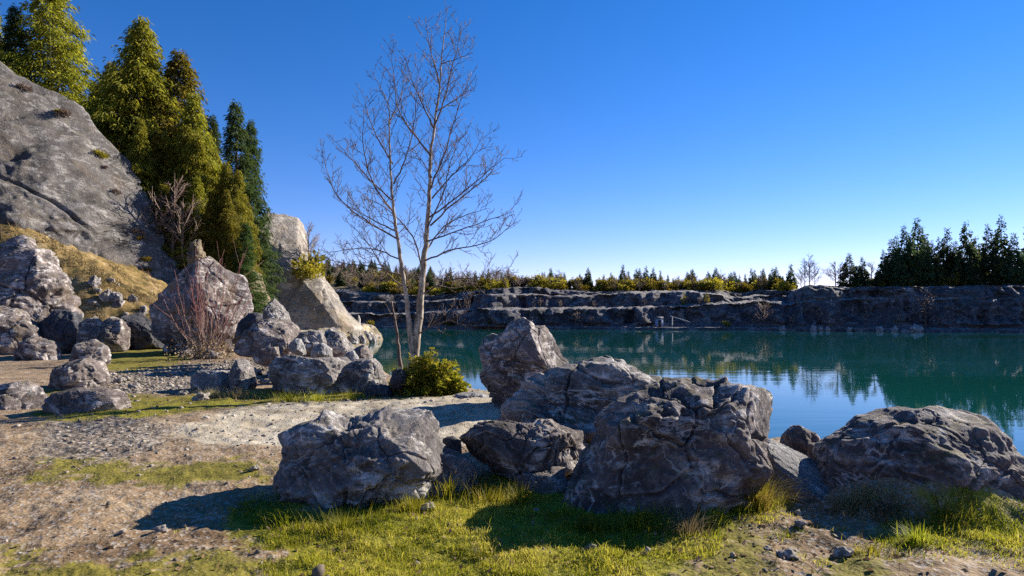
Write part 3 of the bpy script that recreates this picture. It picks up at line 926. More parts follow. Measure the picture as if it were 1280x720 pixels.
# ------------------------------------------------------------------ conifers
def sprays(acc, base, dirs, ln, wd, rn, droop=.25):
    """one leaf-sized diamond per spray"""
    n = len(base)
    d = dirs / (np.linalg.norm(dirs, axis=1)[:, None] + 1e-9)
    r = rn.normal(size=(n, 3))
    s = np.cross(d, r)
    s /= np.linalg.norm(s, axis=1)[:, None] + 1e-9
    L, W = ln[:, None], wd[:, None]
    tip = base + d * L
    tip[:, 2] -= droop * ln
    mid = base + d * L * .5
    mid[:, 2] -= droop * ln * .2
    V = np.stack([base, mid + s * W, tip, mid - s * W], 1).reshape(-1, 3)
    Q = np.arange(4 * n).reshape(n, 4)
    acc.add(V, Q, None, np.repeat(rn.random(n), 4))


def conifer(H, R, seed, nb, per, spray, width, t0=.08, droop=.35, power=.85, ragged=.3, tops=1, lat=.4, scat=.25):
    rn = np.random.default_rng(seed)
    tr, cr = Acc(), Acc()
    for tp in range(tops):
        ox = 0 if tp == 0 else rn.uniform(.5, .9) * R * .35
        oz = H * (1 if tp == 0 else .96)
        zs = np.linspace(0, oz, 14)
        cx = ox * sstep(.3, .6, zs / H) + .03 * R * np.sin(zs * .7 + seed)
        cy = .03 * R * np.cos(zs * .5)
        tube(tr, np.stack([cx, cy, zs], 1), np.linspace(H * .016, .012, 14), 7)
        tb = t0 if tp == 0 else .6
        B, Dv, L_, W_ = [], [], [], []
        for q in range(nb if tp == 0 else nb // 3):
            t = tb + (1 - tb) * (q + rn.random()) / (nb if tp == 0 else nb // 3)
            prof_ = min((1 - t) ** power, 1.25 * (t - t0 + .18) ** .5)
            L = R * prof_ * (1 - ragged + ragged * 1.6 * rn.random()) + (.1 if spray > .6 else .2)
            az = rn.uniform(0, 2 * np.pi)
            z0 = oz * t
            up = .25 + .5 * t
            dh = np.array([math.cos(az), math.sin(az), 0])
            m = max(3, int(per * L * (1.0 if t < .85 else 1.6)))
            s = np.sqrt(rn.uniform(.02, 1, m))
            side = rn.choice([-1, 1], m) * lat * L * (1.08 - s) * rn.uniform(0, 1, m)
            lx = np.array([-dh[1], dh[0], 0])
            bx = np.interp(z0, zs, cx)
            by = np.interp(z0, zs, cy)
            pz = z0 + up * L * s * .5 - droop * L * s * s - .15 * np.abs(side)
            b = np.stack([bx + dh[0] * L * s + lx[0] * side, by + dh[1] * L * s + lx[1] * side, pz], 1) + rn.normal(size=(m, 3)) * spray * scat
            dv = dh[None] * .8 + lx[None] * np.sign(side)[:, None] * .6 + rn.normal(size=(m, 3)) * .35
            dv[:, 2] += .1 - (droop + .5 * (scat > .3)) * s
            B.append(b)
            Dv.append(dv)
            k_ = rn.uniform(.6, 1.3, m) * (np.clip(1.2 - .85 * t, .3, 1) if spray > .6 else 1)
            L_.append(spray * k_)
            W_.append(width * k_)
            if L > .5 and q % 2 == 0:
                ss_ = np.linspace(0, .9, 5)
                tube(tr, np.stack([bx + dh[0] * L * ss_, by + dh[1] * L * ss_, z0 + up * L * ss_ * .5 - droop * L * ss_**2], 1), np.linspace(.012 * L + .01, .006, 5), 4)
        sprays(cr, np.concatenate(B), np.concatenate(Dv), np.concatenate(L_), np.concatenate(W_), rn)
    return tr, cr


def merged(tr, cr, name, m1, m2):
    Vt, Vc = np.concatenate(tr.V), np.concatenate(cr.V)
    ft, fc = tr.faces(), cr.faces()
    nt = len(Vt)
    fs = ft + [f + nt for f in fc]
    mi = np.r_[np.zeros(sum(len(f) for f in ft)), np.ones(sum(len(f) for f in fc))]
    at_ = np.r_[np.concatenate(tr.A), np.concatenate(cr.A)]
    me = mk(name, np.vstack([Vt, Vc]), fs, [m1, m2], smooth=False, attr={'tint': at_}, mat_idx=mi)
    return me


# the tall trees on the left hill: one prototype per kind, then copies with parts
def tree_proto(name, args, leaf, label):
    tr, cr = conifer(**args)
    r = empty(name, (0, 0, 0), label, 'tree')
    tr.build('trunk', M['cbark'], r)
    cr.build('crown', M[leaf], r, smooth=False)
    return r


protoC = [tree_proto('cedar_tree', dict(H=20, R=6.4, seed=s_, nb=600, per=30, spray=.34, width=.05, t0=.05, droop=.45, power=.95, ragged=.8, lat=.42, scat=.5, tops=tp), 'cedar', 'cedar')
          for s_, tp in ((101, 2), (102, 1))]
protoF = [tree_proto('fir_tree', dict(H=20, R=4.0, seed=s_, nb=420, per=38, spray=.32, width=.05, scat=.5, t0=.06, droop=.22, power=1.0, ragged=.55), 'fir', 'fir') for s_ in (111, 112)]
used = {}
LT = [  # px, top py, distance, kind, width factor, label
    (174, 22, 48, 'C0', 1.0, 'tallest double-topped cedar on the left hill'),
    (222, 66, 50, 'C1', 1.0, 'tall cedar just right of the double-topped one'),
    (141, 78, 53, 'C1', .7, 'narrow dark cedar just left of the double-topped one'),
    (120, 104, 56, 'C1', .7, 'slim cedar left of the narrow dark cedar, above the slab'),
    (243, 118, 47, 'C1', .8, 'mid-height olive cedar left of the pale spire-topped firs'),
    (264, 146, 49, 'F1', .8, 'short-topped fir directly left of the two dark firs'),
    (296, 130, 52, 'F0', .95, 'taller of the two dark firs at the right edge of the wood'),
    (313, 152, 54, 'F1', .8, 'shorter of the two dark firs at the right edge of the wood'),
    (282, 205, 46, 'C0', .75, 'low olive cedar in front of the two dark firs'),
    (292, 222, 49, 'C1', .65, 'bushy olive cedar beside the tan outcrop'),
    (198, 165, 45, 'C1', .8, 'olive cedar in front of the double-topped cedar'),
    (150, 190, 46, 'C0', .7, 'low olive cedar behind the top of the slab'),
    (246, 222, 44, 'C1', .75, 'low yellowish cedar above the brown cliff'),
    (66, -40, 50, 'C1', 1.0, 'big cedar leaning into view above the top of the slab'),
    (20, 10, 49, 'F0', 1.0, 'dark fir on the slab next to the big leaning cedar'),
    (-45, -40, 48, 'C0', 1.0, 'cedar on top of the slab beyond the dark fir'),
    (268, 185, 48, 'C1', .85, 'olive cedar filling the gap left of the two dark firs'),
    (234, 160, 46, 'C0', .8, 'olive cedar under the mid-height cedar'),
    (284, 238, 44, 'C1', .65, 'low olive cedar nearest the dark firs'),
    (175, 150, 44, 'C1', .7, 'olive cedar at the left foot of the double-topped cedar'),
    (304, 250, 50, 'C0', .55, 'low bushy cedar touching the tan outcrop'),
    (160, 232, 44.5, 'C1', .9, 'drooping low cedar behind the slab shoulder'),
    (204, 228, 44, 'C0', .85, 'drooping low cedar above the leafless brush'),
    (228, 205, 45.5, 'C1', .85, 'drooping low cedar left of the pale spire'),
    (262, 250, 43.5, 'C0', .85, 'drooping low cedar right of the pale spire'),
    (286, 275, 43.5, 'C1', .7, 'lowest drooping cedar behind the giant boulder'),
    (306, 280, 43.5, 'F1', 1.3, 'small green fir between the giant boulder and the tan outcrop'),
]
for px, py, Y, kd, wf, lb in LT:
    pr = (protoC if kd[0] == 'C' else protoF)[int(kd[1])]
    o = copy_tree(pr) if kd in used else pr
    used[kd] = 1
    top = P(px, py, Y)
    zb = gh(top[0], Y) - .3
    if px < 110:
        zb = max(zb, 13.0)
    sc = max(3.0, top[2] - zb) / 20
    if px > 300 and py > 250:
        zb = 2.0
        sc = (top[2] - zb) / 20
    o.location = (top[0], Y, zb)
    o.scale = (max(sc, .55) * wf if py < 250 else sc * wf,) * 2 + (sc,)
    o.rotation_euler = (0, 0, random.uniform(0, 6.28))
    tag(o, lb, 'tree', 'conifers on the left hill')

# far trees: five conifer meshes, two bushes, two bare bushes; one mesh per tree
farP = []
for s_ in range(5):
    tr, cr = conifer(10, [2.4, 2.8, 2.1, 3.1, 2.5][s_], 200 + s_, 120, 18, .7, .22, .03, .22, 1.1, .42)
    farP.append(merged(tr, cr, 'fir_tree', M['cbark'], M['far_fir']))


def bush(seed, n, leaf, name, spr=.45, wd=.16, up=.4, flat=.8):
    rn = np.random.default_rng(seed)
    tr, cr = Acc(), Acc()
    for q in range(7):
        a = rn.uniform(0, 6.28)
        e_ = np.array([math.cos(a) * .6, math.sin(a) * .6, 1.2 + rn.random() * .5])
        tube(tr, np.array([[0, 0, 0], e_ * .5 + rn.normal(size=3) * .05, e_]), [.05, .035, .012], 4)
    lob = rn.normal(size=(9, 3)) * np.array([.55, .55, .35]) + np.array([0, 0, .95])
    w_ = rn.integers(0, 9, n)
    b = lob[w_] + rn.normal(size=(n, 3)) * .27
    b[:, 2] = np.abs(b[:, 2]) * flat
    dv = b - np.array([0, 0, .4]) + rn.normal(size=(n, 3)) * .5
    dv[:, 2] += up
    k_ = rn.uniform(.6, 1.3, n)
    sprays(cr, b, dv, spr * k_, wd * k_, rn, .05)
    return merged(tr, cr, name, M['cbark'], M[leaf])


oliveP = [bush(301, 700, 'olive', 'bush', .3, .09), bush(302, 700, 'olive', 'bush', .3, .09)]


def bare(seed, H, name, n1=16, mat='brownbush', w=.03):
    rn = np.random.default_rng(seed)
    ac = Acc()
    tube(ac, np.array([[0, 0, 0], [.05, 0, H * .5], [0, .05, H]]), [H * .012 + .02, H * .008 + .015, .012], 5, .3)
    for q in range(n1):
        z0 = H * rn.uniform(.1, .85)
        a = rn.uniform(0, 6.28)
        L = (H - z0) * .55 * rn.uniform(.6, 1.1) + .3
        d = np.array([math.cos(a), math.sin(a), 1.1])
        d /= np.linalg.norm(d)
        p0 = np.array([0, 0, z0])
        tube(ac, np.array([p0, p0 + d * L * .5, p0 + d * L + np.array([0, 0, .15 * L])]), [w * 1.2, w, w * .4], 3, rn.random())
        for q2 in range(9):
            s = rn.uniform(.2, 1)
            p1 = p0 + d * L * s
            d2 = d + rn.normal(size=3) * .6
            d2 /= np.linalg.norm(d2)
            l2 = L * .4 * rn.uniform(.5, 1.2)
            tube(ac, np.array([p1, p1 + d2 * l2]), [w * .7, w * .3], 3, rn.random())
    o = ac.build(name, M[mat], smooth=False)
    return o


bareP = [bare(401, 6, 'bare_tree', 26), bare(402, 5, 'bare_tree', 22), bare(403, 7, 'bare_tree', 30)]
_first = set()


def place(proto, loc, sc, label, cat, group, wx=1.0):
    if id(proto) in _first:
        o = proto.copy()
        COL.objects.link(o)
    else:
        o = proto
        _first.add(id(proto))
    o.location = [float(c) for c in loc]
    o.scale = (sc * wx, sc * wx, sc)
    o.rotation_euler = (0, 0, random.uniform(0, 6.28))
    return tag(o, label, cat, group)


def far_fir(px, py, row, label, group, wx=1.0, dy=0.0, v=None):
    b = quarry_at(px, row)
    Y = b[1] + dy
    X_ = (px - 640) / F * Y
    h = CZ + (392 - py) / F * Y - b[2] + .3
    if h < 1:
        return
    place(farP[random.randrange(5) if v is None else v], (X_, Y, b[2] - .3), h / 10, label, 'tree', group, wx)


# named conifers on the rim, west to east
for px, py, wx in [(735, 334, 1), (728, 345, .8), (712, 349, .8), (755, 343, .9), (764, 340, .8), (779, 330, .95), (786, 338, .8), (800, 335, .9), (808, 332, .9), (817, 334, .9), (826, 337, .8), (834, 349, .8), (690, 346, .8), (680, 350, .8),
                    (842, 347, .8), (855, 350, 1.), (888, 342, 1.0), (896, 349, .9), (905, 346, .8), (914, 343, .9), (925, 343, .9)]:
    far_fir(px, py, ROW_TOP + 4, 'dark pointed fir on the quarry rim above the middle terraces', 'firs on the middle of the quarry rim', wx)
for px, py, wx in [(932, 342, .9), (940, 335, .9), (949, 343, .9), (955, 335, .8), (963, 341, .9), (971, 333, 1.0), (979, 345, .9), (989, 329, 1.1)]:
    far_fir(px, py, ROW_TOP + 2, 'fir in the clump above the pale rubble slope, left of the bare pale trees', 'firs above the pale rubble slope', wx)
for px, py, wx, lb in [(1063, 316, 1.15, 'taller dark fir of the pair standing alone on the right headland'), (1079, 320, 1.0, 'narrower fir of the pair standing alone on the right headland')]:
    far_fir(px, py, ROW_TOP + 1, lb, 'pair of firs on the headland', wx)
for px, py, wx in [(1098, 335, 1), (1106, 312, .9), (1115, 298, .8), (1122, 293, .8), (1132, 281, .75), (1140, 290, .8), (1149, 271, .85), (1158, 292, .8), (1166, 300, .9), (1176, 296, .9), (1126, 318, 1.1), (1145, 320, 1.1),
                    (1172, 322, 1.1), (1186, 284, .8), (1196, 300, .9), (1210, 276, .8), (1222, 295, .9), (1238, 280, .8), (1255, 268, .8), (1270, 290, .9), (1290, 276, .8), (1310, 285, .9), (1335, 280, .9), (1112, 330, 1.2), (1190, 325, 1.2), (1215, 320, 1.2)]:
    far_fir(px, py, ROW_TOP + random.randrange(0, 6), 'tall dark fir in the stand on top of the right headland', 'firs in the stand on the headland', wx)
rq = random.Random(11)
for q in range(26):
    px = rq.uniform(668, 990)
    far_fir(px, rq.uniform(334, 348), ROW_TOP + rq.randrange(6, 12), 'dark fir in the second row behind the bushes of the rim', 'firs in the second row on the rim', rq.uniform(.9, 1.25))
rr = random.Random(5)
for q in range(95):
    px = rr.uniform(385, 545)
    row = rr.choice([ROW_TOP + 5, ROW_TOP + 8, ROW_BACK + 2, ROW_BACK + 5, ROW_BACK + 9, ROW_BACK + 3, ROW_BACK + 7, ROW_BACK + 11, ROW_BACK + 12])
    b = quarry_at(px, row)
    py0 = 392 - (b[2] - CZ) * F / b[1]
    far_fir(px, py0 - rr.uniform(11, 22) * (170 / b[1]) ** .5, row, 'dark fir among the wooded slope beyond the left terraces', 'firs on the far wooded slope', rr.uniform(.9, 1.3))
for q in range(34):
    px = rr.uniform(530, 700)
    row = rr.choice([ROW_TOP + 6, ROW_TOP + 10, ROW_BACK + 4, ROW_BACK + 8])
    far_fir(px, rr.uniform(333, 349) + (4 if px > 660 else 0), row, 'dark fir behind the central rubble mound', 'firs behind the central mound', rr.uniform(.7, 1.0))
for q in range(20):
    px = rr.uniform(840, 990)
    far_fir(px, rr.uniform(344, 354), ROW_TOP + rr.randrange(4, 12), 'low fir in the thicket on the rim, right of the middle terraces', 'low firs on the right of the rim', rr.uniform(.9, 1.3))
for q in range(62):
    px = rr.uniform(660, 985) if q < 46 else rr.uniform(480, 660)
    b = quarry_at(px, ROW_TOP + rr.randrange(-3, 6))
    place(rr.choice(oliveP), b - np.array([0, 0, .2]), rr.uniform(1.3, 2.4), 'yellow-green bush along the quarry rim under the firs', 'bush', 'yellow-green bushes on the quarry rim', rr.uniform(.8, 1.3))
for q in range(44):
    px = rr.uniform(440, 1000)
    b = quarry_at(px, ROW_TOP + rr.randrange(-4, 8))
    place(rr.choice(bareP), b - np.array([0, 0, .2]), rr.uniform(.55, .95), 'leafless brownish tree among the bushes on the quarry rim', 'bare tree', 'leafless trees on the quarry rim', rr.uniform(.9, 1.3))
for q in range(46):
    px = rr.uniform(400, 640)
    b = quarry_at(px, rr.choice([ROW_TOP + 2, ROW_TOP + 6, ROW_TOP + 9, ROW_BACK + 1, ROW_BACK + 4]))
    place(rr.choice(bareP), b - np.array([0, 0, .2]), rr.uniform(.7, 1.25), 'leafless brown tree in the brush beyond the left terraces', 'bare tree', 'leafless trees beyond the left terraces', rr.uniform(1.0, 1.5))
for q in range(26):
    px = rr.uniform(400, 600)
    b = quarry_at(px, rr.choice([ROW_TOP, ROW_TOP + 5, ROW_TOP + 9, ROW_BACK + 2]))
    place(rr.choice(oliveP), b - np.array([0, 0, .2]), rr.uniform(1.2, 2.4), 'dull green bush in the brush beyond the left terraces', 'bush', 'bushes beyond the left terraces', rr.uniform(.9, 1.4))
rustP = bush(303, 900, 'brownbush', 'bush', .3, .05)
for q in range(58):
    px = rr.uniform(560, 990)
    b = quarry_at(px, ROW_TOP + rr.randrange(3, 9))
    k_ = q % 3
    place([oliveP[0], rustP, oliveP[1]][k_], b - np.array([0, 0, .3]), rr.uniform(1.4, 2.5), ['tall golden-green thicket tree on the rim', 'rust-brown thicket tree on the rim', 'green thicket tree on the rim'][k_], 'bush', ['golden thicket on the rim', 'rust thicket on the rim', 'green thicket on the rim'][k_], rr.uniform(.6, .9))
for q in range(14):
    px = rr.uniform(1040, 1260)
    place([rustP, oliveP[1]][q % 2], quarry_at(px, ROW_TOP + rr.randrange(0, 4)), rr.uniform(1.0, 1.9), ['brown bush under the fir stand on the headland', 'green bush under the fir stand on the headland'][q % 2], 'bush', ['brown bushes on the headland', 'green bushes on the headland'][q % 2], 1.0)
for px, sc in [(1006, 1.15), (1012, 1.3), (1018, 1.1), (1001, 1.0)]:
    place(rr.choice(bareP), quarry_at(px, ROW_TOP + 5), sc, 'tall pale leafless tree standing behind the headland shoulder', 'bare tree', 'pale trees behind the headland')
for px, py in [(1045, 334), (1052, 340), (1090, 345)]:
    b = quarry_at(px, ROW_TOP + 1)
    place(bareP[0], b, 1.1, 'rounded brown leafless tree beside the pair of firs', 'bare tree', 'brown trees on the headland', 1.4)
for px, sc, lb in [(1157, 1.25, 'largest pale bare tree on the shore below the headland'), (1121, .72, 'small pale bare tree on the shore left of the largest one'), (1083, .75, 'pale bare sapling on the shore below the middle of the headland'),
                   (954, 1.0, 'spreading bare bush on the shore below the rubble slope'), (947, .7, 'low bare bush next to the spreading one'), (988, .6, 'thin bare bush at the foot of the headland corner'),
                   (722, .75, 'thin bare sapling on the shore left of the shed'), (740, .5, 'tiny bare sapling second on the shore left of the shed'), (806, .55, 'bare sapling right beside the shed'), (1174, .7, 'pale bush at the water by the headland end')]:
    place(bareP[1 if sc < 1 else 2], quarry_at(px, ROW_SHELF), sc, lb, 'bare tree', 'bare trees on the far shore', 1.1)
for px in (676, 742, 806, 668, 860, 700, 874):
    place(rr.choice(bareP), quarry_at(px, ROW_L1), .42, 'small bare sapling on the middle ledge of the quarry', 'bare tree', 'saplings on the middle ledge')
for px, sc, lb in [(855, .34, 'small lime-green conifer against the upper dark wall'), (883, .3, 'second lime-green conifer on the middle ledge, right of the first')]:
    b = quarry_at(px, ROW_L1 + 1)
    tr, cr = conifer(10, 2.6, 230 + px, 40, 12, .7, .2, .02, .2, .9, .4)
    o = merged(tr, cr, 'fir_tree', M['cbark'], M['olive'])
    o.location = b
    o.scale = (sc,) * 3
    tag(o, lb, 'tree')
for px in (908, 463, 560, 610):
    place(oliveP[0], quarry_at(px, ROW_SHELF), .8, {908: 'yellow bush on the far shore right of the shed', 463: 'orange bush on the left terraces', 560: 'yellow bush on the shore seen right of the bare tree', 610: 'yellow bush on the shore left of the tall pointed boulder'}[px], 'bush', None)

# shed, leaning beam and shore boulders across the lake
def box(acc, c0, c1):
    x0, y0, z0 = c0
    x1, y1_, z1 = c1
    Vb = np.array([(x0, y0, z0), (x1, y0, z0), (x1, y1_, z0), (x0, y1_, z0), (x0, y0, z1), (x1, y0, z1), (x1, y1_, z1), (x0, y1_, z1)], float)
    acc.add(Vb, [(0, 3, 2, 1), (4, 5, 6, 7), (0, 1, 5, 4), (1, 2, 6, 5), (2, 3, 7, 6), (3, 0, 4, 7)])


b = quarry_at(823, ROW_SHELF)
sh = empty('shed', (b[0], b[1], b[2] - .15), 'small weathered blue-grey shed on the far shore', 'shed')
ac = Acc()
box(ac, (-.8, -.6, 0), (.8, .8, 2.1))
ac.build('wall', M['shed'], sh, False)
ac = Acc()
Vb = np.array([(-.95, -.8, 2.1), (.95, -.8, 2.1), (.95, 1, 2.1), (-.95, 1, 2.1), (-.95, .1, 2.6), (.95, .1, 2.6)], float)
ac.add(Vb, [(0, 1, 5, 4), (2, 3, 4, 5), (0, 3, 2, 1)], [(0, 4, 3), (1, 2, 5)])
ac.build('roof', M['shed_roof'], sh, False)
ac = Acc()
box(ac, (-.35, -.66, .05), (.35, -.605, 1.8))
ac.build('door', M['dark_wood'], sh, False)
b = quarry_at(840, ROW_SHELF)
ac = Acc()
tube(ac, np.array([(0, 0, 0), (0, 0, 2.3)]), [.12, .11], 6)
o = ac.build('post', M['pale_wood'])
o.location = b
tag(o, 'upright bleached post propping the leaning beam on the far shore', 'post')
ac = Acc()
tube(ac, np.array([(-.5, -.12, 2.5), (2, -.12, 1.75), (4.3, -.12, 1.0)]), [.1, .1, .09], 6)
o = ac.build('beam', M['pale_wood'])
o.location = b
tag(o, 'long bleached beam slanting down from the post on the far shore', 'beam')
for px, rr_, lb in [(1016, .9, 'white rock at the foot of the headland corner'), (1025, .6, 'leaning pale rock right of the white rock'), (1061, .6, 'upright tan rock on the shore under the headland'), (1099, .9, 'bright white rock at the water under the headland'),
                    (1117, .8, 'bluish rock on the shore right of the bright white one'), (1144, 1.3, 'wide grey rock in the water under the largest bare tree'), (978, .8, 'grey rock beside the thin bare bush'), (1034, .6, 'flat pale rock right of the leaning one')]:
    b = quarry_at(px, cum[1])
    Y = b[1]
    X_ = (px - 640) / F * Y
    v, f = ico(3)
    n_ = .8 + .5 * perlin(v * 1.3 + px, px) + .3 * facets(v * 1.2 + px, px)[0]
    o = mk('boulder', v * n_[:, None] * np.array([rr_, rr_ * .8, rr_]), f, M['rock_pale'], smooth=False)
    o.location = (X_, Y, .35)
    tag(o, lb, 'boulder')

# dark small trees and bush by the outcrop, pale stump on the point
b = P(385, 335, 62)
for px, py, sc, lb in [(388, 322, 1.6, 'olive bush growing on the right shoulder of the tan outcrop')]:
    o = place(oliveP[1], P(px, py + 22, 61) - np.array([0, 0, .3]), sc, lb, 'bush', None)
o = place(bareP[0], P(385, 335, 63), .85, 'sparse dark sapling behind the olive bush on the outcrop', 'bare tree', None, .8)
v, f = ico(3)
ac = Acc()
tube(ac, np.array([(0, 0, -.2), (.03, 0, .5), (.1, 0, 1.0), (.0, 0, 1.5)]), [.28, .2, .16, .07], 8)
tube(ac, np.array([(.1, 0, .1), (.5, 0, .45), (.75, 0, .5)]), [.2, .13, .05], 6)
st_ = ac.build('tree_stump', M['pale_wood'])
st_.location = (*P(448, 404, 76)[:2], gh(P(448, 404, 76)[0], 76))
tag(st_, 'pale weathered stump standing on the grassy point', 'stump')

# ------------------------------------------------------------------ the bare tree by the lake
TY = 12.6
root = empty('bare_tree', (*P(514, 486, TY)[:2], gh(*P(514, 486, TY)[:2]) - .05), 'tall leafless twin-stemmed tree with pale trunk at the lake edge', 'tree')
RL = np.array(root.location)
tn = np.random.default_rng(77)


def limb(pp, depth, n):
    q = np.array([P(a, b_, TY) for a, b_ in pp])
    q[:, 1] += np.linspace(depth[0], depth[1], len(q))
    q = resample(q, n)
    q[1:-1] += tn.normal(size=(n - 2, 3)) * .007
    return q


def twigs(acc, pts, rad, level, dens, lmax):
    """side shoots along a branch, recursively"""
    seg = np.linalg.norm(np.diff(pts, axis=0), axis=1)
    tot = seg.sum()
    m = int(dens * tot + tn.random())
    cumd = np.r_[0, np.cumsum(seg)] / tot
    sgn = tn.choice([-1, 1])
    for q in range(m):
        s = .12 + .88 * (q + tn.random()) / m
        i_ = min(np.searchsorted(cumd, s) - 1, len(seg) - 1)
        i_ = max(i_, 0)
        f_ = (s - cumd[i_]) / (cumd[i_ + 1] - cumd[i_])
        p0 = pts[i_] + (pts[i_ + 1] - pts[i_]) * f_
        d = (pts[i_ + 1] - pts[i_]) / seg[i_]
        r0 = rad[i_] + (rad[i_ + 1] - rad[i_]) * f_
        ax = tn.normal(size=3)
        sd_ = np.cross(d, ax)
        sd_ /= np.linalg.norm(sd_)
        sgn = -sgn
        sd_ = sd_ * np.array([1.0, .7, 1.0])
        if sd_[0] * sgn < 0:
            sd_[0] *= -1
        dd = d * .62 + sd_ * .75 + np.array([0, 0, .12])
        dd /= np.linalg.norm(dd)
        L = lmax * tn.uniform(.35, 1.0) * (1.15 - .65 * s)
        n = 6
        tt = np.linspace(0, 1, n)
        bend = np.array([0, 0, 1.0]) * tn.uniform(.25, .7) + tn.normal(size=3) * .10
        pt = p0 + dd[None] * (L * tt)[:, None] + bend[None] * (L * .45 * tt**2)[:, None] + np.r_[[[0, 0, 0]], tn.normal(size=(n - 1, 3)) * L * .02]
        rr0 = max(min(r0 * .6, .0048 + .006 * L), .0042)
        rd = np.linspace(rr0, .0032, n)
        tube(acc, pt, rd, 4 if level else 3, 0)
        if level > 0:
            twigs(acc, pt, rd, level - 1, dens * 1.25 if level > 1 else dens * 1.5, lmax * .42)


main = limb([(513, 490), (517, 455), (521, 420), (526, 372), (529, 330), (532, 300), (536, 250), (538, 196), (542, 160), (549, 108), (552, 62), (557, 25), (559, 6)], (0, .1), 60)
mr = np.interp(np.linspace(0, 1, 60), [0, .03, .12, .3, .5, .7, .85, 1], [.20, .125, .088, .062, .040, .023, .013, .005])
ac = Acc()
tube(ac, main, mr, 12)
ac.build('trunk', M['bark'], root, loc=RL).location = (0, 0, 0)
ac = Acc()
twigs(ac, main[24:], mr[24:], 2, 5.0, .8)
sec_ = limb([(517, 452), (513, 415), (509, 372), (503, 330), (499, 300), (493, 250), (490, 188), (487, 133), (478, 112), (470, 98)], (-.02, -.35), 46)
sr = np.interp(np.linspace(0, 1, 46), [0, .1, .4, .7, 1], [.07, .054, .036, .018, .005])
a2 = Acc()
tube(a2, sec_, sr, 10)
a2.build('trunk', M['bark'], root, loc=RL).location = (0, 0, 0)
twigs(ac, sec_[14:], sr[14:], 2, 5.2, .8)
third = limb([(507, 488), (499, 462), (494, 425), (490, 400), (487, 385), (484, 374)], (.15, .4), 24)
a3 = Acc()
tube(a3, third, np.linspace(.055, .016, 24), 9)
a3.build('trunk', M['twig'], root, loc=RL).location = (0, 0, 0)
twigs(ac, third[10:], np.linspace(.05, .02, 14), 2, 6, .5)
cr_o = ac.build('crown', M['twig'], root, loc=RL)
cr_o.location = (0, 0, 0)
LIMBS = [([(542, 160), (524, 121), (509, 83), (503, 62)], .3), ([(542, 160), (557, 121), (566, 87), (573, 62), (579, 35)], -.25), ([(538, 194), (517, 167), (501, 142), (497, 104), (494, 72)], -.5), ([(540, 248), (563, 217), (590, 186), (605, 152)], .6),
         ([(536, 272), (576, 246), (608, 222), (632, 206)], -.6), ([(538, 282), (572, 246), (608, 212), (628, 178)], .9), ([(532, 302), (566, 290), (604, 276), (643, 262)], .2), ([(492, 252), (463, 225), (436, 196), (414, 172)], .4),
         ([(499, 300), (463, 279), (428, 250), (412, 198)], -.5), ([(497, 290), (455, 268), (409, 240)], .9), ([(509, 362), (487, 343), (468, 310), (450, 286)], -.7), ([(500, 324), (463, 310), (403, 314)], .3),
         ([(531, 326), (567, 313), (613, 303), (646, 280)], -.4), ([(524, 370), (560, 350), (600, 345), (640, 330)], .5), ([(505, 345), (470, 335), (430, 330), (408, 318)], -.9), ([(536, 240), (560, 190), (575, 150), (590, 120)], -.9),
         ([(491, 205), (470, 170), (455, 135), (448, 110)], .5), ([(530, 318), (553, 280), (580, 262), (610, 250)], 1.0), ([(540, 222), (520, 190), (505, 170)], .8), ([(530, 340), (510, 290), (470, 250), (440, 235)], 1.0),
         ([(520, 420), (545, 405), (575, 398), (590, 385)], -.5), ([(550, 105), (540, 70), (533, 40), (530, 18)], .2), ([(488, 150), (500, 120), (502, 95)], .2), ([(551, 80), (570, 70), (590, 58)], .3), ([(545, 140), (572, 118), (592, 100)], .4),
         ([(492, 230), (510, 195), (520, 150), (524, 120)], -.3), ([(495, 270), (470, 232), (462, 190), (466, 150)], -.8), ([(534, 285), (556, 240), (566, 200), (580, 172)], -.3)]
for pp, dep in LIMBS:
    n = 16
    q = limb(pp, (0, dep), n)
    L = np.linalg.norm(np.diff(q, axis=0), axis=1).sum()
    rd = np.linspace(.008 + .0055 * L, .0042, n)
    ac = Acc()
    tube(ac, q, rd, 6)
    twigs(ac, q, rd, 2, 6.2, .74)
    ac.build('branch', M['twig'], root, loc=RL).location = (0, 0, 0)

# ------------------------------------------------------------------ shrubs
def frond_bush(name, px, py, Y, w, h, n, label, mat, seed, parent=None):
    rn = np.random.default_rng(seed)
    b = P(px, py, Y)
    z = gh(b[0], Y)
    o = empty(name, (b[0], Y, z - .03), label, 'shrub')
    st, fo = Acc(), Acc()
    for q in range(n):
        a = rn.uniform(0, 6.28)
        el = rn.uniform(.12, 1.35)
        L = rn.uniform(.4, 1.15)
        e_ = np.array([math.cos(a) * math.cos(el) * w, math.sin(a) * math.cos(el) * w * .8, math.sin(el) * h]) * L
        tt = np.linspace(0, 1, 7)
        pt = e_[None] * tt[:, None]
        pt[:, 2] += .25 * h * np.sin(tt * np.pi) * rn.random() - .12 * h * tt**2
        tube(st, pt, np.linspace(.009, .003, 7), 4, rn.random())
        m = 60
        s = rn.uniform(.3, 1, m)
        bb = np.stack([np.interp(s, tt, pt[:, k_]) for k_ in range(3)], 1) + rn.normal(size=(m, 3)) * .035
        dv = e_ / np.linalg.norm(e_) + rn.normal(size=(m, 3)) * .7
        k_ = rn.uniform(.6, 1.4, m)
        sprays(fo, bb, dv, .105 * k_, .019 * k_, rn, .25)
    st.build('stem', M['twig'], o)
    fo.build('foliage', M[mat], o, smooth=False)
    return o


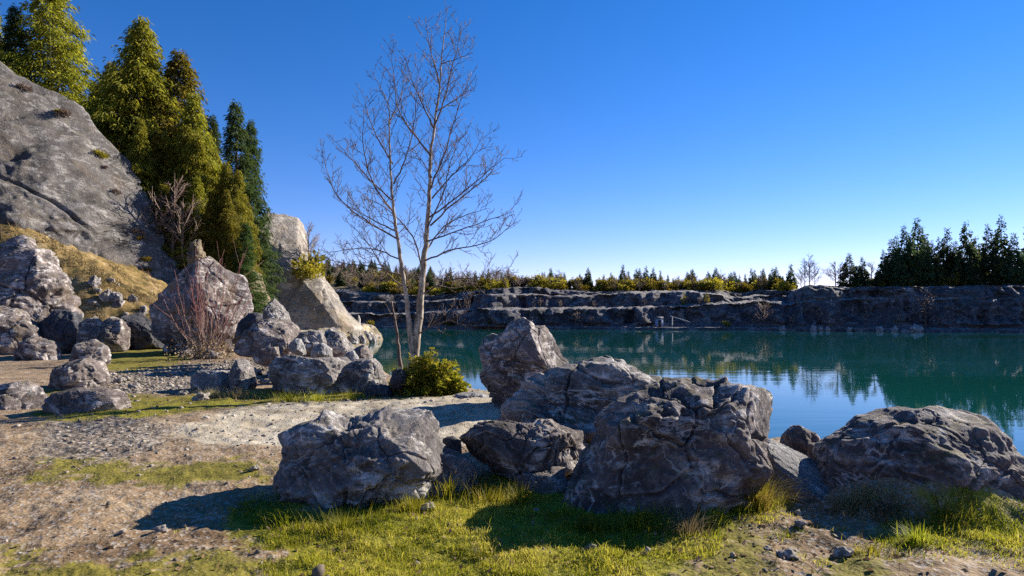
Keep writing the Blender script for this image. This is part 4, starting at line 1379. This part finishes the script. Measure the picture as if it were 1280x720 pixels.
frond_bush('shrub', 535, 489, 12.2, .72, .9, 85, 'yellow-green cedar shrub at the foot of the bare tree', 'shrub', 501)
frond_bush('shrub', 562, 492, 12.3, .36, .45, 55, 'small golden shrub at the right of the cedar shrub', 'shrub', 502)
frond_bush('shrub', 505, 484, 12.7, .3, .5, 60, 'thin light green shrub left of the pale trunks', 'shrub', 503)

b = P(258, 448, 22)
rs = empty('red_stemmed_shrub', (b[0], 22, gh(b[0], 22) - .05), 'leafless shrub with red upright stems in front of the giant boulder', 'shrub')
rn = np.random.default_rng(61)
for q in range(30):
    ac = Acc()
    a = rn.uniform(0, 6.28)
    tl = rn.uniform(.05, .62)
    L = rn.uniform(1.6, 3.7) * (1.15 - .45 * tl)
    d = np.array([math.cos(a) * tl * 1.15, math.sin(a) * tl, 1.0])
    d /= np.linalg.norm(d)
    tt = np.linspace(0, 1, 9)
    o0 = np.array([math.cos(a), math.sin(a), 0]) * rn.uniform(0, .35)
    pt = o0 + d[None] * (L * tt)[:, None] + np.array([0, 0, .25])[None] * (L * tt**2)[:, None] * .4 + rn.normal(size=(9, 3)) * .025
    tube(ac, pt, np.linspace(.016, .006, 9), 5, tt.repeat(5).tolist() and np.r_[np.repeat(tt, 5), 1.0])
    for q2 in range(4):
        k_ = rn.integers(2, 8)
        d2 = d + rn.normal(size=3) * .35
        d2 /= np.linalg.norm(d2)
        l2 = L * rn.uniform(.15, .4)
        tube(ac, np.array([pt[k_], pt[k_] + d2 * l2 * .5, pt[k_] + d2 * l2 + np.array([0, 0, .06])]), [.010, .008, .005], 4, np.r_[np.full(12, .4 + .5 * k_ / 8), .9])
    ac.build('stem', M['redstem'], rs)
ac = Acc()
m = 900
bb = rn.normal(size=(m, 3)) * np.array([.55, .4, .3]) + np.array([.1, -.1, .2])
bb[:, 2] = np.abs(bb[:, 2])
sprays(ac, bb, rn.normal(size=(m, 3)), rn.uniform(.05, .12, m), rn.uniform(.02, .04, m), rn, .2)
ac.build('dead_leaves', M['deadleaf'], rs, smooth=False)

def on_mesh(o, px, py):
    """the point of an object's surface seen at a photo pixel"""
    n = len(o.data.vertices)
    v = np.empty(n * 3, np.float32)
    o.data.vertices.foreach_get('co', v)
    v = v.reshape(-1, 3) + np.array(o.location)
    fy = v[:, 1] * cp + (v[:, 2] - CZ) * sp_
    fz = -v[:, 1] * sp_ + (v[:, 2] - CZ) * cp
    d = np.hypot(640 + F * v[:, 0] / fy - px, 360 - F * fz / fy - py)
    near = np.argsort(d)[:12]
    return v[near[np.argmin(v[near, 1])]].astype(float)


slab_o = [o for o in COL.objects if o.name.startswith('cliff') and o['label'].startswith('steep grey')][0]
for px, py, sc in [(121, 192, .13), (126, 197, .2), (133, 209, .12), (146, 243, .14), (171, 292, .2), (176, 300, .12), (182, 325, .15), (84, 146, .24), (78, 141, .15), (30, 112, .2), (187, 338, .12)]:
    place(rr.choice([rustP, oliveP[0], rustP]), on_mesh(slab_o, px, py), sc * 1.6, 'tuft of dry growth rooted in a joint of the grey slab', 'bush', 'dry growth in the joints of the slab', 1.2)

# leafless brush on the brown cliff
for px, py, sc, lb in [(180, 325, .8, 'leafless brush on the brown cliff beside the slab crack'), (215, 320, 1.1, 'tall thin leafless sapling on the brown cliff'), (200, 300, .7, 'leafless brush high on the brown cliff'), (228, 310, .7, 'leafless brush left of the pale spire')]:
    place(bareP[0], P(px, py + 12, 42.5), sc, lb, 'bare tree', None)

# ------------------------------------------------------------------ grass, stones
def blades(acc, x, y, h, w, lean, rn, z=None, tint=None):
    n = len(x)
    if z is None:
        z = ground_h(x, y) - .008
    a = rn.uniform(0, 6.28, n)
    la = rn.uniform(0, 6.28, n)
    dx, dy = np.cos(a) * w / 2, np.sin(a) * w / 2
    lx, ly = np.cos(la) * lean * h, np.sin(la) * lean * h
    b0 = np.stack([x - dx, y - dy, z], 1)
    b1 = np.stack([x + dx, y + dy, z], 1)
    m0 = np.stack([x - dx * .75 + lx * .3, y - dy * .75 + ly * .3, z + h * .55], 1)
    m1 = np.stack([x + dx * .75 + lx * .3, y + dy * .75 + ly * .3, z + h * .55], 1)
    tp = np.stack([x + lx, y + ly, z + h * (1 - .35 * np.clip(lean, 0, 1.5))], 1)
    V = np.stack([b0, b1, m1, m0, tp], 1).reshape(-1, 3)
    o = np.arange(n)[:, None] * 5
    if tint is None:
        tint = rn.random(n)
    acc.add(V, o + np.array([[0, 1, 2, 3]]), o + np.array([[3, 2, 4]]), np.repeat(tint, 5))


gr = np.random.default_rng(91)


def scatter(n, x0, x1, y0, y1_, key, thr=.5, namp=.9, seed=0):
    x = gr.uniform(x0, x1, n)
    y = gr.uniform(y0, y1_, n)
    mk_ = masks(x, y)
    v = mk_[key] + namp * n2(x, y, .45, 40 + seed, 4) + .5 * namp * n2(x, y, 1.6, 43 + seed, 2)
    k_ = (v > thr + gr.normal(size=n) * .08) & (sdist(x, y, SHORE) > .4)
    return x[k_], y[k_]


ac = Acc()
x, y = scatter(330000, -2.6, 5.2, 3.1, 6.3, 'grass', .5, 1.0)
cl = n2(x, y, .22, 71, 3)
hh = np.clip(.028 + .06 * cl + .012 * gr.normal(size=len(x)), .010, .10)
ti = np.clip(.52 + 1.2 * n2(x, y, .6, 72, 3) + .22 * gr.normal(size=len(x)), 0, 1)
hh *= 1 + (gr.random(len(x)) < .03) * gr.uniform(.4, 1.6, len(x))
blades(ac, x, y, hh, gr.uniform(.003, .0058, len(x)), gr.uniform(.1, 1.1, len(x)), gr, tint=ti)
lawn = ac.build('grass', M['grass'], smooth=False)
tag(lawn, 'short bright grass at the feet of the front boulders', 'grass', kind='stuff')
ac = Acc()
for key, n, bx in (('moss', 60000, (-9, 5.5, 3.3, 14)), ('grass', 40000, (-9, 1, 8, 14))):
    x, y = scatter(n, *bx, key, .55, 1.1, 3)
    blades(ac, x, y, gr.uniform(.012, .05, len(x)), gr.uniform(.003, .007, len(x)), gr.uniform(.3, 1.3, len(x)), gr, tint=np.clip(gr.normal(size=len(x)) * .25 + .3, 0, 1))
x = gr.uniform(-36, -15.5, 42000)
y = gr.uniform(27, 37, 42000)
k_ = n2(x, y, 1.6, 77, 4) > -.02
x, y = x[k_], y[k_]
blades(ac, x, y, gr.uniform(.08, .36, len(x)), gr.uniform(.015, .035, len(x)), gr.uniform(.3, 1.3, len(x)), gr, tint=np.clip(gr.normal(size=len(x)) * .25 + .3, 0, 1))
o = ac.build('dry_grass', M['straw'], smooth=False)
tag(o, 'sparse dry moss and grass on the trodden earth', 'grass', kind='stuff')


def tuft(px, py, n, h, spread, mat, label, lean=.8, group=None, tl=None):
    c = hit(px, py)[:2]
    rn = np.random.default_rng(int(px * 7 + py))
    r = np.abs(rn.normal(size=n)) * spread
    a = rn.uniform(0, 6.28, n)
    x, y = c[0] + r * np.cos(a), c[1] + r * np.sin(a) * .7
    z0 = gh(c[0], c[1])
    ac = Acc()
    hh = h * rn.uniform(.45, 1.1, n)
    n_ = len(x)
    # arched blades of four segments
    la = np.where(rn.random(n_) < .75, a, rn.uniform(0, 6.28, n_))
    ln = lean * rn.uniform(.25, 1.2, n_)
    w = rn.uniform(.004, .008, n_)
    ts = np.array([0, .3, .6, .85, 1.0])
    zg = ground_h(x, y) - .01
    rows = []
    wa = la + np.pi / 2
    for t_ in ts:
        px_o = x + np.cos(la) * ln * hh * t_**1.7
        py_o = y + np.sin(la) * ln * hh * t_**1.7
        pz = zg + hh * (t_ - .42 * np.clip(ln, 0, 1.3) * t_**2.4)
        ww = w * (1 - t_ * .92) / 2
        rows.append(np.stack([px_o - np.cos(wa) * ww, py_o - np.sin(wa) * ww, pz], 1))
        rows.append(np.stack([px_o + np.cos(wa) * ww, py_o + np.sin(wa) * ww, pz], 1))
    V = np.stack(rows, 1).reshape(-1, 3)
    o0 = np.arange(n_)[:, None, None] * 10
    Q = (o0 + np.array([[0, 1, 3, 2], [2, 3, 5, 4], [4, 5, 7, 6], [6, 7, 9, 8]])[None]).reshape(-1, 4)
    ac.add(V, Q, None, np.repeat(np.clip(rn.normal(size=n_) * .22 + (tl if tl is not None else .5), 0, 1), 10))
    o = ac.build('grass_tuft', M[mat], smooth=False, loc=(c[0], c[1], z0))
    return tag(o, label, 'grass tuft', group)


tuft(944, 634, 900, .34, .085, 'grass', 'big arching tuft with straw edges right of the huge boulder', 1.0, tl=.72)
tuft(925, 640, 350, .2, .10, 'grass', 'shorter green tuft on the left side of the big arching tuft', .8)
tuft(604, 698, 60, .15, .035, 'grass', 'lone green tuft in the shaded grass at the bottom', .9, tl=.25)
tuft(560, 620, 220, .22, .13, 'grass', 'tall grass between the pale-topped and wedged boulders', .5)
tuft(515, 640, 260, .17, .13, 'grass', 'tall grass at the right foot of the pale-topped boulder', .6)
tuft(650, 630, 260, .22, .09, 'grass', 'bright tuft beside the small rock under the jutting boulder', .5)
tuft(610, 628, 240, .18, .14, 'grass', 'grass in the dark gap under the jutting boulder', .5)
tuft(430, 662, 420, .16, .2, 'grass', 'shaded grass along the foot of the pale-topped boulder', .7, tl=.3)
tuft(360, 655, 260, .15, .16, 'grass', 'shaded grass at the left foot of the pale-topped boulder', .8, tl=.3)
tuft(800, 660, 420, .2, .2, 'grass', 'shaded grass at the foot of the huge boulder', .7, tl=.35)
tuft(860, 668, 260, .2, .12, 'straw', 'straw-coloured tuft at the foot of the huge boulder', .9)
tuft(890, 655, 300, .16, .12, 'grass', 'green grass at the right foot of the huge boulder', .7)
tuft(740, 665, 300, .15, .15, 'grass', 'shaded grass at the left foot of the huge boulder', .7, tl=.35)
tuft(1145, 680, 260, .15, .07, 'grass', 'bright green tuft on the bank below the dome-shaped boulder', .8, tl=.45)
tuft(1065, 640, 420, .17, .14, 'straw', 'dry grass hanging on the left of the earth bank', .9, tl=.25)
tuft(1110, 645, 380, .16, .16, 'straw', 'dry grass hanging in the middle of the earth bank', .9, tl=.25)
tuft(1180, 652, 380, .14, .16, 'grass', 'green grass on the right of the earth bank', .8)
tuft(1090, 690, 240, .09, .16, 'grass', 'low grass on the clod below the earth bank', .8)
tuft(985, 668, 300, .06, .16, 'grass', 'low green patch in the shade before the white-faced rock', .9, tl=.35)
for px, py, lb in [(268, 497, 'dry grass in front of the flat white-topped rock'), (300, 497, 'dry grass in front of the upright striped rock'), (395, 501, 'green grass at the foot of the ridged boulder'), (440, 499, 'grass at the foot of the cracked boulder'), (360, 500, 'grass at the left foot of the ridged boulder')]:
    tuft(px, py, 260, .26, .22, 'straw' if px < 350 else 'grass', lb, .8)


def pebbles(n, zones, smin, smax, label, name, seed):
    v0, f0 = ico(1)
    ac = Acc()
    rn = np.random.default_rng(seed)
    for key, m, bx, thr in zones:
        x, y = scatter(m, *bx, key, thr, .9, 11)
        k_ = len(x)
        s = np.exp(rn.uniform(math.log(smin), math.log(smax), k_)) * np.clip(np.hypot(x, y) / 8, .7, 1.6)
        z = ground_h(x, y)
        sc = rn.uniform(.6, 1.3, (k_, 3)) * s[:, None] * np.array([1, .8, .5])
        nv = len(v0)
        jit = 1 + rn.uniform(-.42, .30, (k_, nv, 1))
        V = v0[None] * jit * sc[:, None, :]
        an = rn.uniform(0, 6.28, k_)
        c_, s_ = np.cos(an)[:, None], np.sin(an)[:, None]
        V = np.stack([V[:, :, 0] * c_ - V[:, :, 1] * s_, V[:, :, 0] * s_ + V[:, :, 1] * c_, V[:, :, 2]], 2)
        V += np.stack([x, y, z + .15 * s], 1)[:, None, :]
        Fc = (f0[None] + (np.arange(k_) * nv)[:, None, None]).reshape(-1, 3)
        ac.add(V.reshape(-1, 3), None, Fc, np.repeat(rn.random(k_), nv))
    o = ac.build(name, M['pebble'], smooth=False)
    return tag(o, label, 'gravel', kind='stuff')


pebbles(0, [('gravel', 3000, (-12, -2, 5.5, 20), .5), ('gravel', 3800, (-13, -5, 11, 22), .45), ('beige', 500, (-6, 1, 7, 13), .5), ('moss', 700, (-8, 4, 3.5, 12), .5)], .009, .04, 'loose pale gravel and rock chips on the path', 'gravel', 15)
rn = np.random.default_rng(19)
ac = Acc()
n = 1500
x, y = rn.uniform(-6, 5, n), rn.uniform(3.2, 10, n)
k_ = sdist(x, y, SHORE) > .6
x, y = x[k_], y[k_]
v0, f0 = ico(1)
s = np.exp(rn.normal(size=len(x)) * .5) * .008
V = v0[None] * (1 + rn.uniform(-.42, .3, (len(x), len(v0), 1))) * (s[:, None] * rn.uniform(.7, 1.3, (len(x), 3)))[:, None, :]
V += np.stack([x, y, ground_h(x, y) + .2 * s], 1)[:, None, :]
ac.add(V.reshape(-1, 3), None, (f0[None] + (np.arange(len(x)) * len(v0))[:, None, None]).reshape(-1, 3), np.repeat(rn.random(len(x)) * .6, len(v0)))
o = ac.build('rubble', M['pebble'], smooth=False)
tag(o, 'scattered little stones in the trodden earth', 'small stones', kind='stuff')

lr = np.random.default_rng(33)
ac = Acc()
for cx_, cy_, sx, sy, n in ((*GP(515, 490), .7, .5, 500), (*GP(258, 452), 1.2, .8, 700), (*GP(280, 495), .9, .5, 350), (*GP(700, 690), 1.6, .6, 260), (*GP(985, 690), .6, .4, 160), (*GP(380, 690), 1.0, .4, 160), (*GP(430, 500), 1.0, .3, 250)):
    x, y = lr.normal(cx_, sx, n), lr.normal(cy_, sy, n)
    d_ = lr.normal(size=(n, 3))
    d_[:, 2] *= .3
    sprays(ac, np.stack([x, y, ground_h(x, y) + .012], 1), d_, lr.uniform(.02, .055, n), lr.uniform(.008, .018, n), lr, 0)
o = ac.build('leaf_litter', M['deadleaf'], smooth=False)
tag(o, 'dead brown leaves and bark bits lying on the ground', 'leaf litter', kind='stuff')
# single stones
for q, (px, py, r, mt, lb) in enumerate([(985, 697, .06, 'rock_grey', 'fist-sized stone in the earth below the white-faced rock'), (534, 638, .06, 'rock', 'small dark stone in the grass right of the pale-topped boulder'), (570, 640, .03, 'rock_pale', 'pale stone standing in the bright grass'),
                                         (1054, 692, .07, 'cliff_brown', 'mossy clod of earth below the bank'), (670, 640, .035, 'rock_pale', 'white pebble in the grass near the jutting boulder'), (200, 662, .05, 'rock', 'stone at the tip of the left boulder shadow'),
                                         (252, 500, .14, 'rock', 'dark stone on the moss left of the dry grass'), (228, 494, .1, 'rock_grey', 'grey stone on the moss, left of the dark one'), (215, 470, .12, 'rock_pale', 'pale stone in the gravel'),
                                         (150, 478, .14, 'rock_pale', 'white stone in the gravel beside the pale smooth boulder'), (168, 486, .12, 'rock_grey', 'grey stone at the near edge of the upper gravel'), (300, 440, .25, 'rock', 'rock at the right foot of the red-stemmed shrub'),
                                         (285, 436, .3, 'rock_grey', 'rock right behind the red-stemmed shrub'), (232, 446, .25, 'rock', 'rock at the left foot of the red-stemmed shrub'), (320, 470, .16, 'rock', 'stone beside the upright striped rock'),
                                         (330, 480, .12, 'rock_grey', 'stone between the striped rock and the ridged boulder'), (960, 690, .03, 'rock_pale', 'tiny pale stone left of the fist-sized stone'), (1000, 660, .045, 'rock_grey', 'flat stone in the shade before the white-faced rock'),
                                         (318, 590, .05, 'rock_dark', 'dark stone left of the pale-topped boulder'), (740, 690, .03, 'rock_pale', 'small pale stone in the shaded grass'), (265, 448, .3, 'rock', 'rock under the red-stemmed shrub'), (345, 470, .2, 'rock_pale', 'pale rock against the left of the ridged boulder')]):
    c = hit(px, py)[:2]
    v, f = ico(4)
    n_ = .8 + .45 * perlin(v * 1.4 + q * 7, q) + .4 * facets(v * 1.0 + q * 3, q)[0] + .06 * fbm(v * 6 + q, 3, q)
    o = mk('stone', v * n_[:, None] * np.array([r * 1.25, r, r * .7]), f, M['stone' if r < .15 else mt])
    o.location = (c[0], c[1], gh(*c) + r * .3)
    o.rotation_euler = (0, 0, q * 1.3)
    tag(o, lb, 'stone')

# ------------------------------------------------------------------ light
EL, AZ = math.radians(26.5), math.radians(55)      # azimuth clockwise from straight ahead (+y)
sdir = Vector((math.sin(AZ) * math.cos(EL), math.cos(AZ) * math.cos(EL), math.sin(EL)))
sun = bpy.data.lights.new('sun', 'SUN')
sun.energy = 5.0
sun.angle = math.radians(.5)
sun.color = (1, .93, .82)
so = bpy.data.objects.new('sun', sun)
COL.objects.link(so)
so.rotation_euler = sdir.to_track_quat('Z', 'Y').to_euler()
wd = bpy.data.worlds.new('World')
scene.world = wd
wd.use_nodes = True
nt = wd.node_tree
nt.nodes.clear()
sky = nt.nodes.new('ShaderNodeTexSky')
sky.sky_type = 'NISHITA'
sky.sun_disc = False
sky.sun_elevation = EL
sky.sun_rotation = AZ
sky.altitude = 1400
sky.air_density = 1.0
sky.dust_density = 0.0
sky.ozone_density = 4.0
hs = nt.nodes.new('ShaderNodeHueSaturation')
hs.inputs['Saturation'].default_value = 1.29
bg = nt.nodes.new('ShaderNodeBackground')
bg.inputs[1].default_value = .077
ow = nt.nodes.new('ShaderNodeOutputWorld')
nt.links.new(sky.outputs[0], hs.inputs['Color'])
tint = nt.nodes.new('ShaderNodeMix')
tint.data_type = 'RGBA'
tint.blend_type = 'MULTIPLY'
tint.inputs[0].default_value = 1
tint.inputs[7].default_value = (1.28, .86, 1.02, 1)
nt.links.new(hs.outputs[0], tint.inputs[6])
nt.links.new(tint.outputs[2], bg.inputs[0])
nt.links.new(bg.outputs[0], ow.inputs[0])

scene.view_settings.view_transform = 'Standard'
scene.view_settings.look = 'None'
scene.view_settings.exposure = 1.18
scene.view_settings.gamma = 1
scene.render.engine = 'CYCLES'
scene.cycles.use_denoising = False
scene.cycles.denoiser = 'OPENIMAGEDENOISE'
scene.cycles.max_bounces = 6
scene.cycles.diffuse_bounces = 3
scene.cycles.glossy_bounces = 3
scene.cycles.transmission_bounces = 3
scene.cycles.use_adaptive_sampling = True
scene.cycles.adaptive_threshold = .02
